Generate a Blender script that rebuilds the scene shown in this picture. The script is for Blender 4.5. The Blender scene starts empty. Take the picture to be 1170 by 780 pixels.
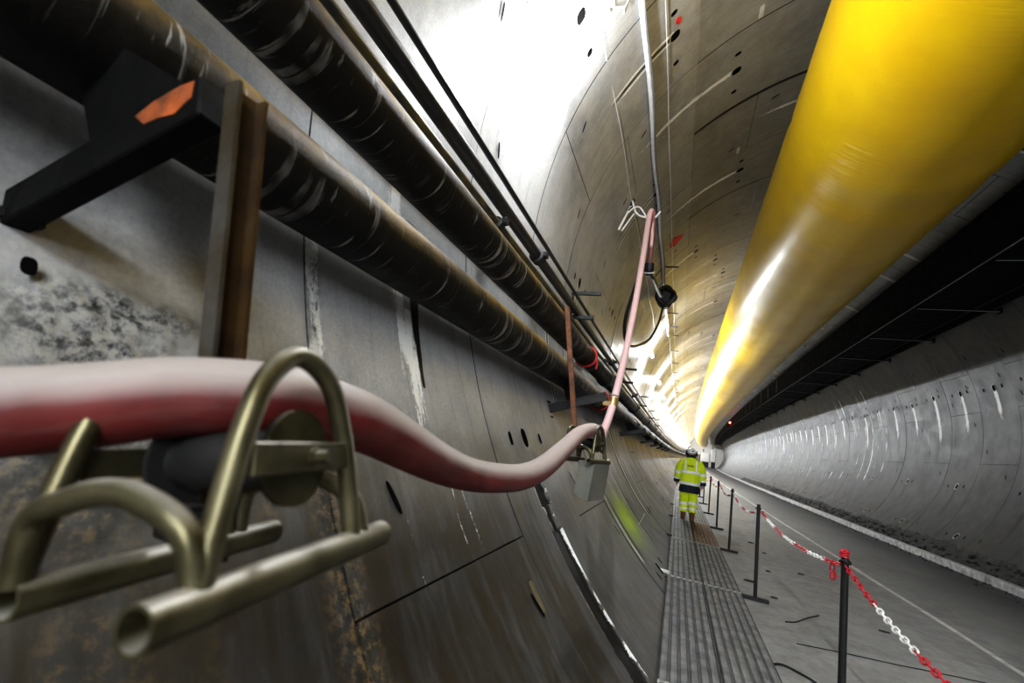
import bpy, math, random
import numpy as np
from mathutils import Matrix, Vector, Quaternion
random.seed(5)
RNG = np.random.default_rng(11)
scene = bpy.context.scene
COL = scene.collection
PI = math.pi
R0 = 5.0            # inner radius of the bored tunnel, its axis is the Y axis
RW = 1.58           # width of one lining ring
Y0 = 1.228          # ring joint number 0
ZG = -3.786         # carriageway
ZW = -3.726         # top of the walkway
CAM = (-3.269, 0.0, -2.176)


def bend(y):
    """the bored tunnel swings gently to the right further on"""
    d = np.maximum(0, np.asarray(y, float) - 15.0)
    return d * d / 4000.0


# ------------------------------------------------------------------ geometry
class G:
    def __init__(s):
        s.v = []; s.f = []; s.m = []; s.n = 0; s.uv = {}

    def add(s, verts, faces, mat=0, uvs=None):
        verts = [tuple(map(float, p)) for p in verts]
        b = len(s.v)
        s.v += verts
        for i, f in enumerate(faces):
            if uvs is not None:
                s.uv[len(s.f)] = uvs[i]
            s.f.append(tuple(b + j for j in f)); s.m.append(mat)
        return s

    def box(s, c, size, rot=None, mat=0, bev=0.0):
        hx, hy, hz = [d / 2 for d in size]
        if bev <= 0:
            vs = [(x, y, z) for x in (-hx, hx) for y in (-hy, hy) for z in (-hz, hz)]
            fs = [(0, 1, 3, 2), (4, 6, 7, 5), (0, 4, 5, 1), (2, 3, 7, 6), (0, 2, 6, 4), (1, 5, 7, 3)]
        else:
            b = min(bev, hx * .9, hy * .9, hz * .9)
            vs = []; idx = {}
            for sx in (-1, 1):
                for sy in (-1, 1):
                    for sz in (-1, 1):
                        for a in range(3):
                            p = [sx * (hx - b), sy * (hy - b), sz * (hz - b)]
                            p[a] = (sx * hx, sy * hy, sz * hz)[a]
                            idx[(sx, sy, sz, a)] = len(vs); vs.append(tuple(p))
            fs = []
            for a in range(3):
                o = [k for k in range(3) if k != a]
                for sg in (-1, 1):
                    q = []
                    for (u, w) in ((-1, -1), (1, -1), (1, 1), (-1, 1)):
                        t = [0, 0, 0]; t[a] = sg; t[o[0]] = u; t[o[1]] = w
                        q.append(idx[(t[0], t[1], t[2], a)])
                    flip = (sg < 0) ^ (a == 1)
                    fs.append(tuple(q[::-1] if flip else q))
            for a in range(3):
                o = [k for k in range(3) if k != a]
                for u in (-1, 1):
                    for w in (-1, 1):
                        q = []
                        for sg, fa in ((-1, 0), (1, 0), (1, 1), (-1, 1)):
                            t = [0, 0, 0]; t[a] = sg; t[o[0]] = u; t[o[1]] = w
                            q.append(idx[(t[0], t[1], t[2], o[fa])])
                        fs.append(tuple(q))
            for sx in (-1, 1):
                for sy in (-1, 1):
                    for sz in (-1, 1):
                        fs.append(tuple(idx[(sx, sy, sz, a)] for a in range(3)))
        M = rot if rot is not None else Matrix.Identity(3)
        s.add([tuple(M @ Vector(p) + Vector(c)) for p in vs], fs, mat)
        return s

    def bar(s, a, b, w, h, up=(0, 0, 1), mat=0, bev=0.0):
        a = Vector(a); b = Vector(b); d = (b - a); L = d.length; d.normalize()
        up = Vector(up); x = d.cross(up)
        if x.length < 1e-4: x = d.cross(Vector((1, 0, 0)))
        x.normalize(); z = x.cross(d)
        M = Matrix((x, d, z)).transposed()
        return s.box((a + b) / 2, (w, L, h), M, mat, bev)

    def tube(s, pts, r, n=12, mat=0, cap=True, hollow=0.0):
        P = [Vector(p) for p in pts]; N = len(P)
        rr = r if hasattr(r, '__len__') else [r] * N
        T = []
        for i in range(N):
            t = P[min(i + 1, N - 1)] - P[max(i - 1, 0)]
            T.append(t.normalized())
        ref = Vector((0, 0, 1)) if abs(T[0].z) < .9 else Vector((1, 0, 0))
        u = ref - T[0] * ref.dot(T[0]); u.normalize()
        rings = []; L = 0; Ls = []
        for i in range(N):
            if i:
                u = u - T[i] * u.dot(T[i]); u.normalize(); L += (P[i] - P[i - 1]).length
            Ls.append(L)
            w = T[i].cross(u)
            rings.append([P[i] + (u * math.cos(2 * PI * k / n) + w * math.sin(2 * PI * k / n)) * rr[i] for k in range(n)])
        vs = [p for rg in rings for p in rg]; fs = []; uv = []
        for i in range(N - 1):
            for k in range(n):
                k2 = (k + 1) % n
                fs.append((i * n + k, i * n + k2, (i + 1) * n + k2, (i + 1) * n + k))
                uv.append(((Ls[i], k / n), (Ls[i], (k + 1) / n), (Ls[i + 1], (k + 1) / n), (Ls[i + 1], k / n)))
        if hollow > 0:
            for e, i in ((0, 0), (1, N - 1)):
                b = len(vs)
                q = 1 - hollow
                dep = T[i] * (rr[i] * 1.6) * (1 if e == 0 else -1)
                vs += [P[i] + (p - P[i]) * q for p in rings[i]]
                vs += [P[i] + dep + (p - P[i]) * q for p in rings[i]]
                for k in range(n):
                    k2 = (k + 1) % n
                    a1, a2, b1, b2, c1, c2 = i * n + k, i * n + k2, b + k, b + k2, b + n + k, b + n + k2
                    F = [(a1, b1, b2, a2), (b1, c1, c2, b2)]
                    if e: F = [f[::-1] for f in F]
                    for f in F: fs.append(f); uv.append(((0, 0),) * 4)
                f = tuple(b + n + k for k in range(n))
                fs.append(f[::-1] if e == 0 else f); uv.append(((0, 0),) * n)
        elif cap:
            fs.append(tuple(range(n))[::-1]); uv.append(((0, 0),) * n)
            fs.append(tuple((N - 1) * n + k for k in range(n))); uv.append(((0, 0),) * n)
        return s.add(vs, fs, mat, uv)

    def loop(s, pts, r, n=6, mat=0):
        """closed tube"""
        P = [Vector(p) for p in pts]; N = len(P)
        T = [(P[(i + 1) % N] - P[i - 1]).normalized() for i in range(N)]
        c = sum(P, Vector()) / N
        nrm = Vector()
        for i in range(N): nrm += (P[i] - c).cross(P[(i + 1) % N] - c)
        nrm.normalize()
        vs = []
        for i in range(N):
            w = T[i].cross(nrm).normalized()
            vs += [P[i] + (w * math.cos(2 * PI * k / n) + nrm * math.sin(2 * PI * k / n)) * r for k in range(n)]
        fs = []
        for i in range(N):
            j = (i + 1) % N
            for k in range(n):
                k2 = (k + 1) % n
                fs.append((i * n + k, j * n + k, j * n + k2, i * n + k2))
        return s.add(vs, fs, mat)

    def lathe(s, prof, c, axis=(0, 0, 1), n=20, mat=0):
        """prof: (radius, height) pairs along axis"""
        ax = Vector(axis).normalized()
        ref = Vector((0, 0, 1)) if abs(ax.z) < .9 else Vector((1, 0, 0))
        u = (ref - ax * ref.dot(ax)).normalized(); w = ax.cross(u); c = Vector(c)
        vs = []
        for (r, h) in prof:
            vs += [c + ax * h + (u * math.cos(2 * PI * k / n) + w * math.sin(2 * PI * k / n)) * max(r, 1e-4) for k in range(n)]
        fs = []
        for i in range(len(prof) - 1):
            for k in range(n):
                k2 = (k + 1) % n
                fs.append((i * n + k, i * n + k2, (i + 1) * n + k2, (i + 1) * n + k))
        fs.append(tuple(range(n))[::-1]); fs.append(tuple((len(prof) - 1) * n + k for k in range(n)))
        return s.add(vs, fs, mat)

    def loft(s, secs, mat=0, cap=True):
        n = len(secs[0]); vs = [p for q in secs for p in q]; fs = []
        for i in range(len(secs) - 1):
            for k in range(n):
                k2 = (k + 1) % n
                fs.append((i * n + k, i * n + k2, (i + 1) * n + k2, (i + 1) * n + k))
        if cap:
            fs.append(tuple(range(n))[::-1]); fs.append(tuple((len(secs) - 1) * n + k for k in range(n)))
        return s.add(vs, fs, mat)

    def ball(s, c, r, nu=12, nv=8, mat=0):
        rx, ry, rz = r if hasattr(r, '__len__') else (r, r, r)
        secs = []
        for j in range(1, nv):
            a = -PI / 2 + PI * j / nv
            secs.append([(c[0] + rx * math.cos(a) * math.cos(2 * PI * k / nu), c[1] + ry * math.cos(a) * math.sin(2 * PI * k / nu), c[2] + rz * math.sin(a)) for k in range(nu)])
        return s.loft(secs, mat)

    def build(s, name, mats, parent=None, smooth=True, curve=False, ang=40, jitter=0):
        V = np.array(s.v, float)
        if curve: V[:, 0] += bend(V[:, 1])
        if parent is not None: V = V - np.array(parent.location)
        me = bpy.data.meshes.new(name)
        me.from_pydata([tuple(p) for p in V], [], s.f)
        if not isinstance(mats, (list, tuple)): mats = [mats]
        for m in mats: me.materials.append(m)
        me.polygons.foreach_set('material_index', np.array(s.m, dtype=np.int32))
        if s.uv:
            uvl = me.uv_layers.new(name='UVMap')
            buf = np.zeros((len(me.loops), 2), np.float32)
            li = 0
            for i, f in enumerate(s.f):
                if i in s.uv:
                    for j, q in enumerate(s.uv[i]): buf[li + j] = q
                li += len(f)
            uvl.data.foreach_set('uv', buf.ravel())
        me.update()
        if smooth:
            me.polygons.foreach_set('use_smooth', np.ones(len(s.f), bool))
            try: me.set_sharp_from_angle(angle=math.radians(ang))
            except Exception: pass
        o = bpy.data.objects.new(name, me); COL.objects.link(o)
        if parent is not None: o.parent = parent
        return o


def tag(o, label, cat, group=None):
    o['label'] = label; o['category'] = cat
    if group: o['group'] = group
    return o


def thing(name, label, cat, loc=(0, 0, 0), group=None):
    o = bpy.data.objects.new(name, None); COL.objects.link(o)
    o.location = loc; o.empty_display_size = .1
    return tag(o, label, cat, group)


def dup(root, loc, label=None, group=None, rot=None):
    r = root.copy(); COL.objects.link(r); r.location = loc
    if rot is not None: r.rotation_euler = rot
    if label: r['label'] = label
    if group: r['group'] = group
    for ch in list(root.children):
        c = ch.copy(); COL.objects.link(c); c.parent = r
        for g in list(ch.children):
            d = g.copy(); COL.objects.link(d); d.parent = c
    return r


def smooth_path(pts, per=8):
    """Catmull-Rom through pts"""
    P = [np.array(p, float) for p in pts]
    P = [2 * P[0] - P[1]] + P + [2 * P[-1] - P[-2]]
    out = []
    for i in range(1, len(P) - 2):
        for j in range(per):
            t = j / per
            out.append(.5 * ((2 * P[i]) + (-P[i - 1] + P[i + 1]) * t + (2 * P[i - 1] - 5 * P[i] + 4 * P[i + 1] - P[i + 2]) * t * t + (-P[i - 1] + 3 * P[i] - 3 * P[i + 1] + P[i + 2]) * t ** 3))
    out.append(P[-2])
    return out


# ------------------------------------------------------------------ materials
class N:
    def __init__(s, name):
        s.m = bpy.data.materials.new(name); s.m.use_nodes = True
        s.t = s.m.node_tree; s.t.nodes.clear()
        s.out = s.t.nodes.new('ShaderNodeOutputMaterial')
        s.b = s.t.nodes.new('ShaderNodeBsdfPrincipled')
        s.t.links.new(s.b.outputs[0], s.out.inputs[0])

    def n(s, typ, **kw):
        q = s.t.nodes.new('ShaderNode' + typ)
        for k, v in kw.items(): setattr(q, k, v)
        return q

    def l(s, a, b): s.t.links.new(a, b)

    def set(s, key, val):
        i = s.b.inputs[key]
        if hasattr(val, 'links'): s.l(val, i)
        else: i.default_value = (*val, 1) if isinstance(val, tuple) and len(val) == 3 else val
        return s

    def val(s, i, v):
        if hasattr(v, 'links'): s.l(v, i)
        elif isinstance(v, tuple): i.default_value = (*v, 1) if len(v) == 3 and i.type == 'RGBA' else v
        else: i.default_value = v

    def math(s, op, a, b=0.0, clamp=False):
        q = s.n('Math', operation=op); q.use_clamp = clamp
        s.val(q.inputs[0], a); s.val(q.inputs[1], b); return q.outputs[0]

    def mix(s, f, a, b, mode='MIX'):
        q = s.n('Mix', data_type='RGBA', blend_type=mode)
        s.val(q.inputs[0], f); s.val(q.inputs[6], a); s.val(q.inputs[7], b); return q.outputs[2]

    def pos(s, kind='Object', scale=(1, 1, 1)):
        c = s.n('TexCoord'); mp = s.n('Mapping'); mp.inputs['Scale'].default_value = scale
        s.l(c.outputs[kind], mp.inputs[0]); return mp.outputs[0]

    def noise(s, vec, scale=5, detail=4, rough=.55, dist=0.0):
        q = s.n('TexNoise'); s.l(vec, q.inputs['Vector'])
        q.inputs['Scale'].default_value = scale; q.inputs['Detail'].default_value = detail
        q.inputs['Roughness'].default_value = rough; q.inputs['Distortion'].default_value = dist
        return q.outputs[0]

    def ramp(s, f, a, b, lo=0.0, hi=1.0):
        q = s.n('MapRange'); q.inputs[1].default_value = a; q.inputs[2].default_value = b
        q.inputs[3].default_value = lo; q.inputs[4].default_value = hi; s.val(q.inputs[0], f); return q.outputs[0]

    def bump(s, h, strength=.3, dist=.01):
        q = s.n('Bump'); q.inputs['Strength'].default_value = strength; q.inputs['Distance'].default_value = dist
        s.l(h, q.inputs['Height']); s.l(q.outputs[0], s.b.inputs['Normal']); return s

    def attr(s, name):
        q = s.n('Attribute'); q.attribute_name = name; return q.outputs['Fac']

    def up(s, lo=-.1, hi=.9):
        g = s.n('NewGeometry'); x = s.n('SeparateXYZ'); s.l(g.outputs['Normal'], x.inputs[0])
        return s.ramp(x.outputs[2], lo, hi)


def plain(name, col, rough=.5, metal=0.0, var=.25, scale=8, bump=.15, spec=None, col2=None):
    k = N(name); p = k.pos()
    f = k.noise(p, scale, 6)
    c2 = col2 or tuple(c * (1 - var) for c in col)
    k.set('Base Color', k.mix(k.ramp(f, .35, .65), c2, col))
    k.set('Roughness', k.ramp(k.noise(p, scale * 2.3, 3), .3, .7, max(0, rough - .1), min(1, rough + .1)))
    k.set('Metallic', metal)
    if spec is not None: k.set('Specular IOR Level', spec)
    if bump: k.bump(k.noise(p, scale * 6, 4), bump, .004)
    return k.m


def emis(name, col, st):
    k = N(name); k.set('Base Color', col); k.set('Emission Color', col); k.set('Emission Strength', st); return k.m


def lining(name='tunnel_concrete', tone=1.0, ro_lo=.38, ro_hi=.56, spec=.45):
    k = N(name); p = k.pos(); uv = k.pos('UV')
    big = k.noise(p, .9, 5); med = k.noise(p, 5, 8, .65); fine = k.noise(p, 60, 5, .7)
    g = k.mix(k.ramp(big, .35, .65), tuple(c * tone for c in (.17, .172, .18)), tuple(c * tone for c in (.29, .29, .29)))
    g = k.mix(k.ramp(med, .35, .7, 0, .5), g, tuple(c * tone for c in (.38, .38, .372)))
    suv = k.n('Mapping'); suv.inputs['Scale'].default_value = (14, .9, 1); k.l(uv, suv.inputs[0])
    st = k.noise(suv.outputs[0], 1.0, 6, .6)
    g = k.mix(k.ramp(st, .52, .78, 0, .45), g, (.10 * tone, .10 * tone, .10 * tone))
    g = k.mix(k.ramp(fine, .4, .75, 0, .32), g, (.06, .06, .06))
    br = k.attr('brown'); st2 = k.n('Mapping'); st2.inputs['Scale'].default_value = (7, 1.3, 1); k.l(uv, st2.inputs[0])
    s2 = k.noise(st2.outputs[0], 1.3, 7, .65, .4)
    bf = k.math('MULTIPLY', br, k.ramp(s2, .22, .6, .3, 1.0), True)
    brc = k.mix(k.ramp(s2, .5, .72), (.055, .042, .026), (.20, .145, .05))
    g = k.mix(bf, g, brc)
    ye = k.attr('yellow')
    g = k.mix(k.math('MULTIPLY', ye, k.ramp(s2, .25, .65, .25, 1.0), True), g, k.mix(k.ramp(st, .35, .65), (.19, .15, .075), (.30, .235, .06)))
    so = k.attr('wet_shade')  # dark wet tone and painted light fall-off on the lower walls
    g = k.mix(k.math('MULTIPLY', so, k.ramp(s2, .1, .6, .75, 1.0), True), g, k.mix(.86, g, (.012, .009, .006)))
    gr = k.attr('green')
    g = k.mix(k.math('MULTIPLY', gr, k.ramp(med, .3, .5, .6, 1), True), g, (.46, .66, .02))
    dk = k.attr('dark'); sv3 = k.n('Mapping'); sv3.inputs['Scale'].default_value = (26, 3, 1); k.l(uv, sv3.inputs[0])
    s3 = k.noise(sv3.outputs[0], 1.0, 6, .7, .6)
    df = k.ramp(k.math('ADD', dk, k.math('MULTIPLY', k.math('SUBTRACT', s3, .5), .9)), .42, .62)
    g = k.mix(df, g, (.018, .017, .016))
    wh = k.attr('white')
    wf = k.math('ADD', k.math('MULTIPLY', k.math('SUBTRACT', k.noise(p, 55, 5, .8), .5), 1.1), k.math('ADD', wh, k.math('MULTIPLY', k.math('SUBTRACT', s3, .5), 2.2)))
    wf = k.ramp(wf, .5, .68)
    wf = k.math('MULTIPLY', wf, k.ramp(wh, .03, .15), True)
    g = k.mix(wf, g, (.9, .9, .88))
    cr0 = k.attr('crust'); cn = k.noise(p, 30, 8, .75)
    g = k.mix(k.math('MULTIPLY', cr0, k.ramp(cn, .42, .56, 1, 0), True), g, (.02, .02, .018))
    g = k.mix(k.math('MULTIPLY', k.math('MULTIPLY', cr0, .7), k.ramp(cn, .49, .6), True), g, k.mix(so, (.42, .41, .36), (.34, .22, .07)))
    k.set('Base Color', g)
    ro = k.ramp(k.noise(p, 2.2, 6),   .3, .7, ro_lo, ro_hi)
    ro = k.math('ADD', ro, k.math('MULTIPLY', wf, .3), True)
    k.set('Roughness', ro); k.set('Specular IOR Level', spec)
    cr = k.attr('crust')
    h = k.math('ADD', k.math('MULTIPLY', fine, .25), k.math('MULTIPLY', med, .35))
    h = k.math('ADD', h, k.math('MULTIPLY', wf, .9))
    h = k.math('ADD', h, k.math('MULTIPLY', k.math('MULTIPLY', cr, k.noise(p, 22, 8, .75)), 6.0))
    k.bump(h, .55, .006)
    return k.m


def pipe_mat():
    k = N('rusty_pipe_steel'); p = k.pos(); uv = k.pos('UV')
    n1 = k.noise(p, 4, 7, .65); n2 = k.noise(p, 1.1, 4)
    c = k.mix(k.ramp(n1, .35, .7), (.004, .0037, .0034), (.014, .0115, .009))
    upf = k.up(-.25, .95)
    oc = k.math('MULTIPLY', k.ramp(k.math('ADD', n1, k.math('MULTIPLY', upf, .25)), .5, .75), k.ramp(upf, .12, .7), True)
    c = k.mix(k.math('MULTIPLY', oc, k.ramp(n2, .32, .62), True), c, (.26, .16, .03))
    m = k.n('Mapping'); m.inputs['Scale'].default_value = (17, 1.1, 1); k.l(uv, m.inputs[0])
    sc = k.noise(m.outputs[0], 1.6, 5, .6, .8)
    sf = k.math('MULTIPLY', k.ramp(sc, .57, .62), k.ramp(k.noise(p, 2.6, 3), .44, .56), True)
    c = k.mix(k.math('MULTIPLY', sf, .8), c, (.30, .285, .26))
    du = k.ramp(upf, .9, .99)
    c = k.mix(k.math('MULTIPLY', du, k.ramp(n1, .25, .6, .45, .95), True), c, (.40, .36, .32))
    k.set('Base Color', c); k.set('Roughness', k.ramp(n1, .3, .7, .42, .7)); k.set('Metallic', .0); k.set('Specular IOR Level', .22)
    k.bump(k.math('ADD', k.noise(p, 40, 6, .7), k.math('MULTIPLY', sf, .6)), .5, .006)
    return k.m


def hose_mat():
    k = N('hose_rubber'); p = k.pos(); uv = k.pos('UV')
    n1 = k.noise(p, 9, 6, .6)
    c = k.mix(k.ramp(n1, .35, .7), (.085, .008, .007), (.16, .018, .015))
    pale = k.attr('pale')
    m = k.n('Mapping'); m.inputs['Scale'].default_value = (3, 6, 1); k.l(uv, m.inputs[0])
    upf = k.math('ADD', k.up(.0, .6), k.math('MULTIPLY', k.math('SUBTRACT', k.noise(m.outputs[0], 3, 5), .5), .35), True)
    c = k.mix(k.math('MULTIPLY', upf, .92), c, (.36, .325, .31))
    c = k.mix(k.math('MULTIPLY', pale, k.ramp(n1, .2, .8, .85, 1)), c, (.78, .53, .54))
    k.set('Base Color', c); k.set('Roughness', .55)
    k.bump(k.noise(p, 70, 4), .12, .003)
    return k.m


def duct_mat():
    k = N('yellow_duct_fabric'); uv = k.pos('UV'); p = k.pos()
    m = k.n('Mapping'); m.inputs['Scale'].default_value = (11, 2.2, 1); k.l(uv, m.inputs[0])
    w = k.noise(m.outputs[0], 1.2, 5, .55, .5)
    w = k.math('MULTIPLY', w, k.ramp(k.noise(p, .55, 3), .4, .62))
    c = k.mix(k.ramp(k.noise(p, 1.3, 5), .35, .7), (.80, .49, .003), (.90, .60, .005))
    k.set('Base Color', c); k.set('Roughness', .34); k.set('Specular IOR Level', .55)
    k.set('Coat Weight', .25); k.set('Coat Roughness', .22)
    k.bump(w, .5, .02)
    return k.m


def road_mat():
    k = N('roadway_concrete'); p = k.pos()
    n1 = k.noise(p, .8, 7, .6); n2 = k.noise(p, 7, 8, .7)
    m = k.pos('Object', (2.2, .22, 1)); n3 = k.noise(m, 1.4, 6, .6)
    c = k.mix(k.ramp(n1, .35, .65), (.15, .15, .155), (.27, .27, .27))
    c = k.mix(k.ramp(n3, .45, .7, 0, .6), c, (.17, .17, .17))
    c = k.mix(k.ramp(n2, .3, .75, 0, .55), c, (.52, .52, .51))
    x = k.n('SeparateXYZ'); k.l(p, x.inputs[0])
    c = k.mix(k.ramp(k.math('ADD', x.outputs[0], k.math('MULTIPLY', n2, 1.2)), 1.0, 3.2, 0, .9), c, (.045, .045, .048))
    k.set('Base Color', c); k.set('Roughness', k.ramp(n1, .3, .7, .5, .8))
    k.bump(k.math('ADD', n2, k.noise(p, 45, 5)), .5, .008)
    return k.m


def plank_mat(name, rust=False):
    k = N(name); p = k.pos(); uv = k.pos('Object', (1, 1, 1))
    x = k.n('SeparateXYZ'); k.l(uv, x.inputs[0])
    # rows of small pressed holes along the ribs, darker colour in the valleys between them
    rib = k.math('COSINE', k.math('MULTIPLY', x.outputs[0], 2 * PI / (.437 / 6)))
    a = k.math('SINE', k.math('MULTIPLY', x.outputs[1], 2 * PI / .0355))
    holes = k.math('MULTIPLY', k.ramp(a, .2, .6), k.ramp(rib, .2, -.4))
    valley = k.ramp(rib, .2, .8)
    holes = k.math('MAXIMUM', k.math('MULTIPLY', holes, .55), k.math('MULTIPLY', valley, .75))
    n1 = k.noise(p, 6, 6)
    if rust: base = k.mix(k.ramp(n1, .35, .65), (.17, .085, .03), (.30, .19, .10))
    else: base = k.mix(k.ramp(n1, .35, .65), (.15, .15, .15), (.29, .29, .285))
    c = k.mix(k.math('MULTIPLY', holes, .9), base, (.02, .02, .02))
    k.set('Base Color', c); k.set('Metallic', 0.0); k.set('Roughness', .7); k.set('Specular IOR Level', .25)
    k.bump(k.math('SUBTRACT', k.math('MULTIPLY', n1, .2), holes), .7, .008)
    return k.m


def zinc_mat():
    k = N('passivated_zinc'); p = k.pos(); n1 = k.noise(p, 14, 6)
    c = k.mix(k.ramp(n1, .35, .65), (.075, .066, .034), (.15, .135, .08))
    c = k.mix(k.math('MULTIPLY', k.up(.55, 1), k.ramp(n1, .4, .6, .5, 1)), c, (.42, .40, .36))
    k.set('Base Color', c); k.set('Metallic', k.ramp(k.up(.5, 1), 0, 1, .75, .2)); k.set('Roughness', k.ramp(n1, .3, .7, .3, .5))
    k.bump(k.noise(p, 60, 5), .2, .002)
    return k.m


M = dict(
    lining=lining('tunnel_concrete', 1.6), lining_right=lining('tunnel_concrete_right', .27, .42, .58, .22), lining_crown=lining('tunnel_concrete_crown', 1.3), pipe=pipe_mat(), hose=hose_mat(), duct=duct_mat(), road=road_mat(), zinc=zinc_mat(),  # right-hand copy of the concrete toned down, standing in for dimmer light
    plank=plank_mat('walkway_steel'), plank_rust=plank_mat('walkway_steel_rusty', True),
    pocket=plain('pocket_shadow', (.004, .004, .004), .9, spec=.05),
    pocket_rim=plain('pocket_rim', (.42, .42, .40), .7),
    black=plain('black_rubber', (.016, .016, .018), .5, var=.4),
    cable=plain('cable_black', (.018, .017, .018), .42, var=.3),
    cable_y=plain('cable_dusty', (.10, .072, .018), .45, col2=(.012, .012, .012), scale=5),
    steel_dark=plain('dark_steel', (.022, .0215, .022), .55, .3, bump=.25),
    steel_rust=plain('rusty_steel', (.20, .075, .03), .65, .2, col2=(.075, .035, .02), scale=14, bump=.4),
    channel=plain('weathered_channel', (.085, .08, .07), .5, .4, col2=(.05, .035, .018), scale=9, bump=.35),
    chan_in=plain('ochre_channel', (.075, .042, .013), .5, .3, col2=(.03, .017, .009), scale=9, bump=.3),
    cap=plain('plank_end_steel', (.50, .50, .49), .5, .2), steel_black=plain('blackened_steel', (.004, .004, .004), .7, bump=.2, spec=.12),
    orange=plain('orange_paint', (.42, .10, .025), .55, col2=(.11, .04, .018), scale=16, bump=.4),
    white=plain('white_cable', (.93, .91, .90), .5, var=.15),
    wirec=plain('grey_wire', (.22, .21, .20), .5),
    conv=plain('conveyor_black', (.004, .004, .005), .7, var=.4, scale=2, spec=.12),
    conv_edge=plain('conveyor_steel', (.34, .35, .38), .45, .3),
    belt=plain('belt_rubber', (.004, .0045, .006), .7, scale=1.5, spec=.12),
    kerb=plain('kerb_concrete', (.52, .51, .50), .75, scale=7, bump=.5, col2=(.21, .21, .2)),
    dirt=plain('dark_rubble', (.05, .048, .045), .9, scale=10, bump=.9, col2=(.012, .012, .012)),
    paint=plain('worn_line_paint', (.78, .78, .76), .6, col2=(.5, .5, .49), scale=6),
    chain_r=plain('red_plastic', (.55, .018, .035), .4, var=.2),
    chain_w=plain('white_plastic', (.86, .85, .83), .4, var=.05),
    hiv=plain('hi_vis_yellow', (.78, .95, .015), .7, var=.12, scale=20),
    refl=plain('reflective_band', (.90, .91, .92), .4, var=.05),
    navy=plain('navy_cloth', (.012, .014, .03), .8),
    boot=plain('brown_leather', (.17, .075, .035), .7, scale=25),
    skin=plain('skin', (.55, .33, .25), .5, var=.1),
    helmet=plain('helmet_white', (.97, .97, .98), .3, var=.04),
    letter=plain('dark_red_print', (.30, .06, .03), .6),
    sticker=plain('tan_sticker', (.15, .12, .065), .6),
    sticker_w=plain('white_sticker', (.75, .74, .70), .6),
    redpaint=plain('red_spray_paint', (.75, .03, .03), .6, var=.1),
    strap=plain('red_strap', (.55, .02, .03), .6),
    brass=plain('brass_fitting', (.50, .36, .16), .35, .7),
    grey_sheet=plain('grey_sheet_metal', (.24, .24, .21), .45, .3, scale=4),
    debris=plain('dark_chip', (.035, .035, .035), .9),
    lamp=emis('lamp_diffuser', (.93, .97, 1.0), 560.0),
    lamp_mid=emis('lamp_diffuser_mid', (.93, .97, 1.0), 1050.0), lamp_far=emis('lamp_diffuser_far', (.93, .97, 1.0), 2400.0),
    lamp_body=plain('lamp_housing', (.6, .6, .6), .5),
    redlamp=emis('red_lamp_glass', (1.0, .03, .01), 60.0),
    endwall=plain('end_equipment', (.85, .82, .78), .6),
)


# ------------------------------------------------------------------ numpy noise
def vnoise(x, y, seed=0):
    x = np.asarray(x, float); y = np.asarray(y, float)
    xi = np.floor(x).astype(np.int64); yi = np.floor(y).astype(np.int64)
    fx = x - xi; fy = y - yi; fx = fx * fx * (3 - 2 * fx); fy = fy * fy * (3 - 2 * fy)

    def h(a, b):
        n = (a * 374761393 + b * 668265263 + seed * 974634761) & 0x7fffffff
        n = ((n ^ (n >> 13)) * 1274126177) & 0x7fffffff
        return ((n ^ (n >> 16)) & 0xffff) / 65535.0
    return (h(xi, yi) * (1 - fx) + h(xi + 1, yi) * fx) * (1 - fy) + (h(xi, yi + 1) * (1 - fx) + h(xi + 1, yi + 1) * fx) * fy


def fbm(x, y, seed=0, o=4):
    s = 0; a = .5
    for i in range(o):
        s = s + a * vnoise(x * 2 ** i, y * 2 ** i, seed + i); a *= .5
    return s


# ------------------------------------------------------------------ the lining
SEG = 360 / 7
BASE = {-1: 178.0, 0: 214.2, 1: 180.7, 2: 215.0, 3: 150.1, 4: 118.4, 5: 196.0, 9: 347.9, 10: 20.3, 11: 348.2, 12: 4.2}
KMIN, KMAX = -8, 92


def ring_joints(k):
    b = BASE.get(k)
    if b is None: b = (164 + (k % 2) * SEG / 2 + (k * 37 % 3) * SEG / 3)
    J = [(b + i * SEG) % 360 for i in range(7)]
    if k >= 8:      # right-hand side further on: small key block in every other ring
        J = [j for j in J if 50 < j < 285] + ([348.0, 20.0, 300.0] if k % 2 else [5.5, 18.6, 318.0])
    return sorted(J)


def ring_pockets(k):
    b = BASE.get(k)
    if b is None: b = (164 + (k % 2) * SEG / 2 + (k * 37 % 3) * SEG / 3)
    P = [(b + (i + .5) * SEG) % 360 for i in range(7)]
    if k >= 8: P = [p for p in P if 50 < p < 285] + [12.4 + (k % 3) * .5, 321.5 if k % 2 else 339.4]
    return sorted(P)


DRIPS = {}
for k in range(KMIN, KMAX):
    L = []
    for t in (ring_pockets(k) if k != -1 else []):
        r = random.random(); side = 1 if 90 < t < 270 else -1
        if side == -1 and t > 300:
            L.append((t, side, random.uniform(1.3, 1.9), .085, 'dark'))
        elif side == -1:
            L.append((t, side, random.uniform(1.0, 2.0), .095, 'white' if r < .7 else 'mixed'))
        elif t > 195:
            L.append((t, side, random.uniform(1.5, 2.6), .06, 'mixed' if r < .6 else 'dark'))
        else:
            L.append((t, side, random.uniform(1.2, 2.6), .055, 'white' if r < .4 else 'mixed'))
    DRIPS[k] = L
DRIPS[0] = [(t, s_, 2.0, .10, 'heavy') if 185 < t < 195 else (t, s_, l_, w_, q_) for (t, s_, l_, w_, q_) in DRIPS[0]]
DRIPS[1] = [(t, s_, 2.6, .115, 'groove') if 200 < t < 210 else (t, s_, l_, w_, q_) for (t, s_, l_, w_, q_) in DRIPS[1]]


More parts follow.
